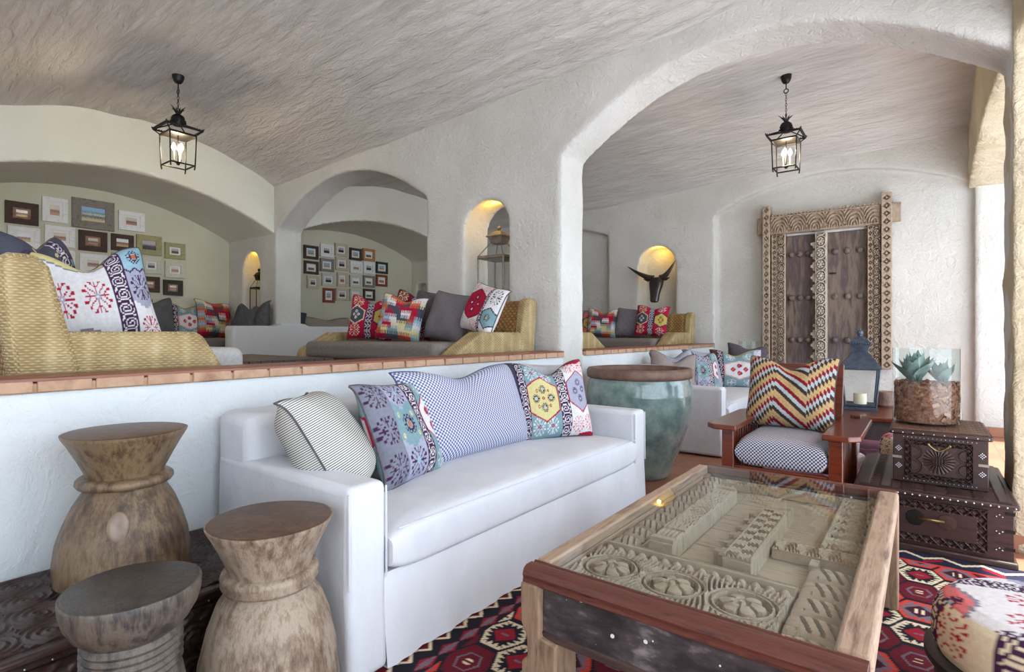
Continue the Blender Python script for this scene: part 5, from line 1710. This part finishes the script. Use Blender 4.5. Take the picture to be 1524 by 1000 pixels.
# low table of the far bay, its lantern, small stump and drum stool
DK = pmat('dark carved apron', [srgb(44, 36, 38), srgb(76, 66, 66)], 16, .6, bs=.5)
t = thing('low_table', 'dark low table with red brown rim carrying the blue grey lantern', 'table', (-.42, 6.40, .0))
MB().box(-.56, -.62, .41, .56, .62, .45).build('top', TEAKRED, t, bevel=.01)
MB().box(-.52, -.58, .24, .52, .58, .41).build('apron', DK, t)
for sx in (-1, 1):
    for sy in (-1, 1): MB().box(sx * .48 - .04, sy * .54 - .04, 0.006, sx * .48 + .04, sy * .54 + .04, .26).build('leg', DK, t)
standing_lantern('standing_lantern', 'blue grey iron candle lantern behind the wooden armchair', (-.50, 6.34, .4505), .31, .80, BLUEIRON, R(6))
t = thing('carved_stump', 'small brown carved stump on the low table behind the blue grey lantern', 'stump', (-.30, 6.72, .4505))
MB().lathe([(.09, 0), (.10, .02), (.085, .07), (.10, .12), (.095, .15), (.001, .152)], 24, wob=.02).build('body', stumpmat('brown streaked stump', [srgb(84, 60, 52), srgb(140, 110, 96), srgb(112, 84, 72)], .6), t)
t = thing('drum_stool', 'white carved drum stool tucked behind the wooden armchair', 'stool', (-.545, 5.22, .006))
WCARVE = pmat('whitewashed carving', [srgb(196, 196, 202), srgb(226, 226, 230)], 26, .75, bs=.7, bd=.02)
MB().lathe([(.10, 0), (.13, .015), (.12, .06), (.125, .11)], 32).build('foot', WCARVE, t)
MB().lathe([(.13, .105), (.165, .115), (.17, .15), (.172, .19), (.165, .20), (.125, .205)], 40).build('flange', WCARVE, t)
MB().lathe([(.128, .20), (.132, .30), (.13, .40), (.12, .408), (.001, .41)], 40).build('drum', WCARVE, t)

# lanterns in the niches
standing_lantern('niche_lantern', 'tall brass lantern standing in the arched hatch above the wicker sofa', (-3.375, 4.25, 1.19), .30, 1.08, AGED2, R(4), 1.0, False, AGED2, .69, .14, .60, True)
standing_lantern('niche_lantern', 'dark slim lantern in the small lit niche of the near alcove', (-7.82, 4.155, 1.255), .18, .90, IRON, 0, 1.0, False, IRON, .66, .14, .7, True)
standing_lantern('niche_lantern', 'dark lantern in the lit niche of the far alcove, peeping past the wall edge', (-7.98, 7.89, 1.255), .16, .9, IRON, 0, 1.0, False)

# ------------------------------------------------------------------ carved bull head and horned carving
def hornhead(name, label, loc, sc, tips, up=False):
    t = thing(name, label, 'carving', loc)
    BL = pmat('black polished wood', [srgb(26, 20, 18), srgb(52, 40, 34)], 6, .3, stretch=(3, 3, 9), bs=.1, coat=.3)
    P = [(.0, 0, .11, .075, .055), (.10, -.02, .118, .085, .06), (.18, -.045, .10, .08, .05), (.28, -.075, .076, .062, .04), (.36, -.095, .07, .055, .038), (.405, -.10, .066, .05, .034), (.42, -.10, .045, .035, .02)]
    v = []; f = []; n = 18
    for q, (dz, dy, rx, ry, sq) in enumerate(P):
        for k in range(n):
            a = 2 * PI * k / n; ca, sa = math.cos(a), math.sin(a)
            v.append((rx * math.copysign(abs(ca) ** .75, ca) * sc, (dy + ry * math.copysign(abs(sa) ** .75, sa)) * sc - .04, -dz * sc))
    for q in range(len(P) - 1):
        for k in range(n):
            k2 = (k + 1) % n; f.append((q * n + k, (q + 1) * n + k, (q + 1) * n + k2, q * n + k2))
    f.append(tuple(range(n))); f.append(tuple(reversed(range((len(P) - 1) * n, len(P) * n))))
    MB().add(v, f).build('head', BL, t, sub=1)
    for sx, tip in ((-1, tips[0]), (1, tips[1])):
        p0 = Vector((sx * .06 * sc, -.04, -.03 * sc)); p3 = Vector(tip)
        p1 = p0 + Vector((sx * .10 * sc, -.01, .015 * sc)); p2 = p0 + (p3 - p0) * .6 + Vector((sx * .01, 0, -.03 * sc))
        if up: p1 = p0 + Vector((sx * .03, 0, .16)); p2 = p0 + (p3 - p0) * .6 + Vector((sx * .03, 0, 0))
        pts = []; rad = []
        for k in range(17):
            u = k / 16; pts.append(p0 * (1 - u) ** 3 + p1 * 3 * u * (1 - u) ** 2 + p2 * 3 * u * u * (1 - u) + p3 * u ** 3); rad.append((.052 * (1 - u) ** .8 + .004) * sc)
        MB().tube(pts, rad, 12).build('horn', BL, t, ang=60)
        e = Vector((sx * .10 * sc, -.04, -.06 * sc))
        MB().tube([e, e + Vector((sx * .05, -.01, .01)) * sc, e + Vector((sx * .12, -.02, .03)) * sc], [.012 * sc, .026 * sc, .003], 8).build('ear', BL, t)
        MB().sphere((sx * .085 * sc, -.085 * sc, -.12 * sc), .012 * sc, 8, 6).build('eye', BL, t)
    if not up: MB().tube([(0, 0, -.05), (0, .20, -.05)], .02, 8).build('hanging_rod', IRON, t)
    return t
hornhead('bull_head', 'black carved bull head with long horns in front of the lit niche', (-3.37, 8.30, 2.09), 1.0, ((-.49, -.06, .19), (.31, -.06, .23)))
hornhead('horned_head', 'black horned carving in the blind arch, cut by the white pier', (-5.0, 8.40, 2.25), .9, ((-.20, -.05, .56), (.16, -.05, .50)), True)

# ------------------------------------------------------------------ carved old door on the end wall
t = thing('antique_door', 'old carved double door in its frame hung on the end wall', 'carved door', (-1.05, YE + .085, .75))
t['kind'] = 'thing'
OLDC = pmat('old carved timber', [srgb(120, 100, 84), srgb(170, 152, 134), srgb(146, 126, 108)], 6, .8, stretch=(3, 3, 1), bs=.2)
PANEL = pmat('stained door planks', [srgb(52, 42, 40), srgb(120, 106, 96), srgb(80, 68, 66), srgb(112, 102, 108)], 2.2, .7, stretch=(4, 4, .7), bs=.3, detail=8)
UP = (R(90), 0, 0)
def dx(x): return x + 1.05
def dbox(name, x0, y0, z0, x1, y1, z1, mat, bev=.006, par=None): return MB().box(dx(x0), y0, z0 - .75, dx(x1), y1, z1 - .75).build(name, mat, par or t, bevel=bev)
for x0, x1, z0, z1 in ((-1.816, -1.725, .76, 2.985), (-.427, -.318, .735, 2.965)):
    dbox('outer_post', x0, -.15, z0, x1, 0, z1, OLDC)
    relief('post_carving', x1 - x0 - .01, z1 - z0 - .02, cv_lozenge(.10), .030, OLDC, t, (dx(x0) + .005, -.151, z0 + .01 - .75), UP, .006, .004)
dbox('lintel_end', -1.906, -.07, 2.60, -1.80, -.01, 2.845, OLDC); dbox('lintel_end', -.33, -.07, 2.60, -.225, -.01, 2.84, OLDC)
dbox('lintel', -1.73, -.13, 2.575, -.43, 0, 2.83, OLDC)
relief('lintel_carving', 1.26, .235, cv_arcs(.22, 5), .030, OLDC, t, (dx(-1.71), -.131, 2.585 - .75), UP, .0055, .004)
m = MB()
for k in range(28): m.box(dx(-1.71) + k * .0455, -.145, 2.828 - .75, dx(-1.71) + k * .0455 + .026, -.02, 2.856 - .75)
m.build('rope_edge', OLDC, t, bevel=.004)
for x0, x1 in ((-1.71, -1.535), (-.575, -.435)):
    dbox('jamb', x0, -.11, .77, x1, 0, 2.58, OLDC)
    relief('jamb_carving', (x1 - x0) * .36, 1.78, cv_lozenge(.075), .030, OLDC, t, (dx(x0) + .005, -.111, .785 - .75), UP, .0055, .004)
    relief('jamb_carving', (x1 - x0) * .58, 1.78, cv_bold(.125), .045, OLDC, t, (dx(x0) + (x1 - x0) * .40, -.111, .785 - .75), UP, .0055, .004)
dbox('pale_batten', -1.53, -.06, 2.545, -.58, -.0, 2.578, pmat('pale batten', srgb(196, 196, 194), bs=.1))
for x0, x1 in ((-1.53, -1.10), (-1.095, -.58)):
    lf = dbox('leaf', x0, -.05, .775, x1, -.005, 2.54, PANEL, .003)
    cols_ = (-1.465, -1.36, -1.26) if x0 < -1.3 else (-.945, -.80, -.66)
    for z in (2.28, 1.68, 1.10):
        for c_ in cols_:
            MB().sphere((dx(c_), -.055, z - .75), .042, 12, 8, sc=(1, 1.1, 1)).build('boss', PANEL, lf)
poly = []
for k in range(46):
    z = .79 + k * .038; q = (.0, .03, .055, .03)[k % 4] if not (14 <= k <= 22 or k > 42) else 0
    poly += [(dx(-1.165) - q, z - .75), (dx(-1.165) - q, z + .026 - .75)]
poly = [(dx(-1.03), .79 - .75)] + [(dx(-1.03), 2.54 - .75)] + poly[::-1]
PALE2 = pmat('bleached carved post', [srgb(158, 146, 132), srgb(200, 190, 176)], 7, .8, bs=.2)
cp = MB().prism(poly[::-1], -.135, -.045, 'y').build('centre_post', PALE2, t)
relief('post_carving', .125, 1.74, cv_bold(.155), .040, PALE2, cp, (dx(-1.16), -.136, .795 - .75), UP, .006, .004)
MB().box(dx(-1.0), -.075, 1.985 - .75, dx(-.93), -.05, 2.0 - .75).build('hasp', IRON, t)

# glass cylinder on the side table beyond the far sofa
t = thing('side_table', 'small dark side table at the end of the far sofa', 'table', (-1.95, 8.06, 0))
MB().box(-.2, -.2, .5, .2, .2, .54).build('top', DK, t, bevel=.005)
for sx in (-1, 1):
    for sy in (-1, 1): MB().box(sx * .17 - .02, sy * .17 - .02, 0, sx * .17 + .02, sy * .17 + .02, .5).build('leg', DK, t)
t = thing('glass_vase', 'tall clear glass cylinder vase behind the cushions of the far sofa', 'vase', (-1.95, 8.06, .541))
MB().lathe([(.13, 0), (.135, .005), (.135, .54), (.129, .54), (.129, .012), (.001, .012)], 40, cap=False).build('glass', GLASS, t, ang=30)

LANTERN_SPOTS = [(-5.80, 2.27, 3.02), (-1.16, 6.34, 3.12)]
NICHE_SPOTS = [((-3.38, 4.20, 2.45), 3.0), ((-3.42, 8.47, 2.54), 3.0), ((-7.84, 4.15, 2.33), 1.6), ((-7.98, 7.86, 2.15), 1.6)]

# ------------------------------------------------------------------ which things belong together
for o in list(scene.objects):
    if o.parent is not None or not o.get('category'): continue
    n = o.name.split('.')[0]; y = o.location.y; x = o.location.x
    if n == 'picture_frame': o['group'] = 'framed photographs on the near picture wall' if y < 4.2 else 'framed photographs on the far picture wall'
    elif n == 'cushion':
        if x < -7: o['group'] = 'cushions on the alcove daybeds'
        elif x < -2.6: o['group'] = 'cushions on the wicker sofas'
        elif x < -1.0: o['group'] = 'cushions on the white sofas'
    elif n == 'wicker_sofa': o['group'] = 'wicker sofas of the raised bays'
    elif n == 'slipcovered_sofa': o['group'] = 'white slipcovered sofas'
    elif n == 'stump_stool': o['group'] = 'stump stools by the bench'
    elif n == 'carved_chest': o['group'] = 'stacked carved chests'
    elif n == 'hanging_lantern': o['group'] = 'hanging pineapple lanterns'
    elif n == 'niche_lantern': o['group'] = 'lanterns standing in niches'
    elif n == 'ottoman': o['group'] = 'round kilim ottomans'
# ------------------------------------------------------------------ camera, daylight, lamps, exposure
cam = bpy.data.cameras.new('camera'); co = bpy.data.objects.new('camera', cam); COL.objects.link(co)
co.location = (0, 0, 1.2); co.rotation_euler = (R(90), 0, R(37.1))
cam.sensor_width = 36; cam.lens = 810 / 1524 * 36; cam.shift_y = -5 / 1524; cam.clip_start = .02
scene.camera = co
w = bpy.data.worlds.new('sky'); scene.world = w; w.use_nodes = True
bg = w.node_tree.nodes['Background']; bg.inputs[0].default_value = (.74, .87, 1.0, 1); bg.inputs[1].default_value = 5.5
def lamp(name, kind, loc, energy, col=(1, 1, 1), rad=.05, **kw):
    l = bpy.data.lights.new(name, kind); l.energy = energy; l.color = col
    if kind != 'SUN': l.shadow_soft_size = rad
    for k, v in kw.items(): setattr(l, k, v)
    o = bpy.data.objects.new(name, l); o.location = loc; COL.objects.link(o); return o
s = lamp('sun', 'SUN', (8, 2, 9), 17.0, (1, .99, .97), angle=R(2)); s.rotation_euler = (R(-5), R(25), 0)
WARM = (1.0, .82, .55)
for p in LANTERN_SPOTS: lamp('lantern_light', 'POINT', p, 26, WARM, .05)
for p, e in NICHE_SPOTS: lamp('niche_light', 'POINT', p, e, (1.0, .58, .07), .03)
scene.view_settings.view_transform = 'Standard'
scene.view_settings.look = 'None'
scene.view_settings.gamma = 1
scene.view_settings.use_curve_mapping = False
scene.view_settings.exposure = -0.2
cy = scene.cycles
cy.max_bounces = 14; cy.diffuse_bounces = 8; cy.glossy_bounces = 5; cy.transmission_bounces = 8; cy.transparent_max_bounces = 16
cy.use_denoising = True; cy.sample_clamp_indirect = 8; cy.caustics_reflective = False; cy.caustics_refractive = False
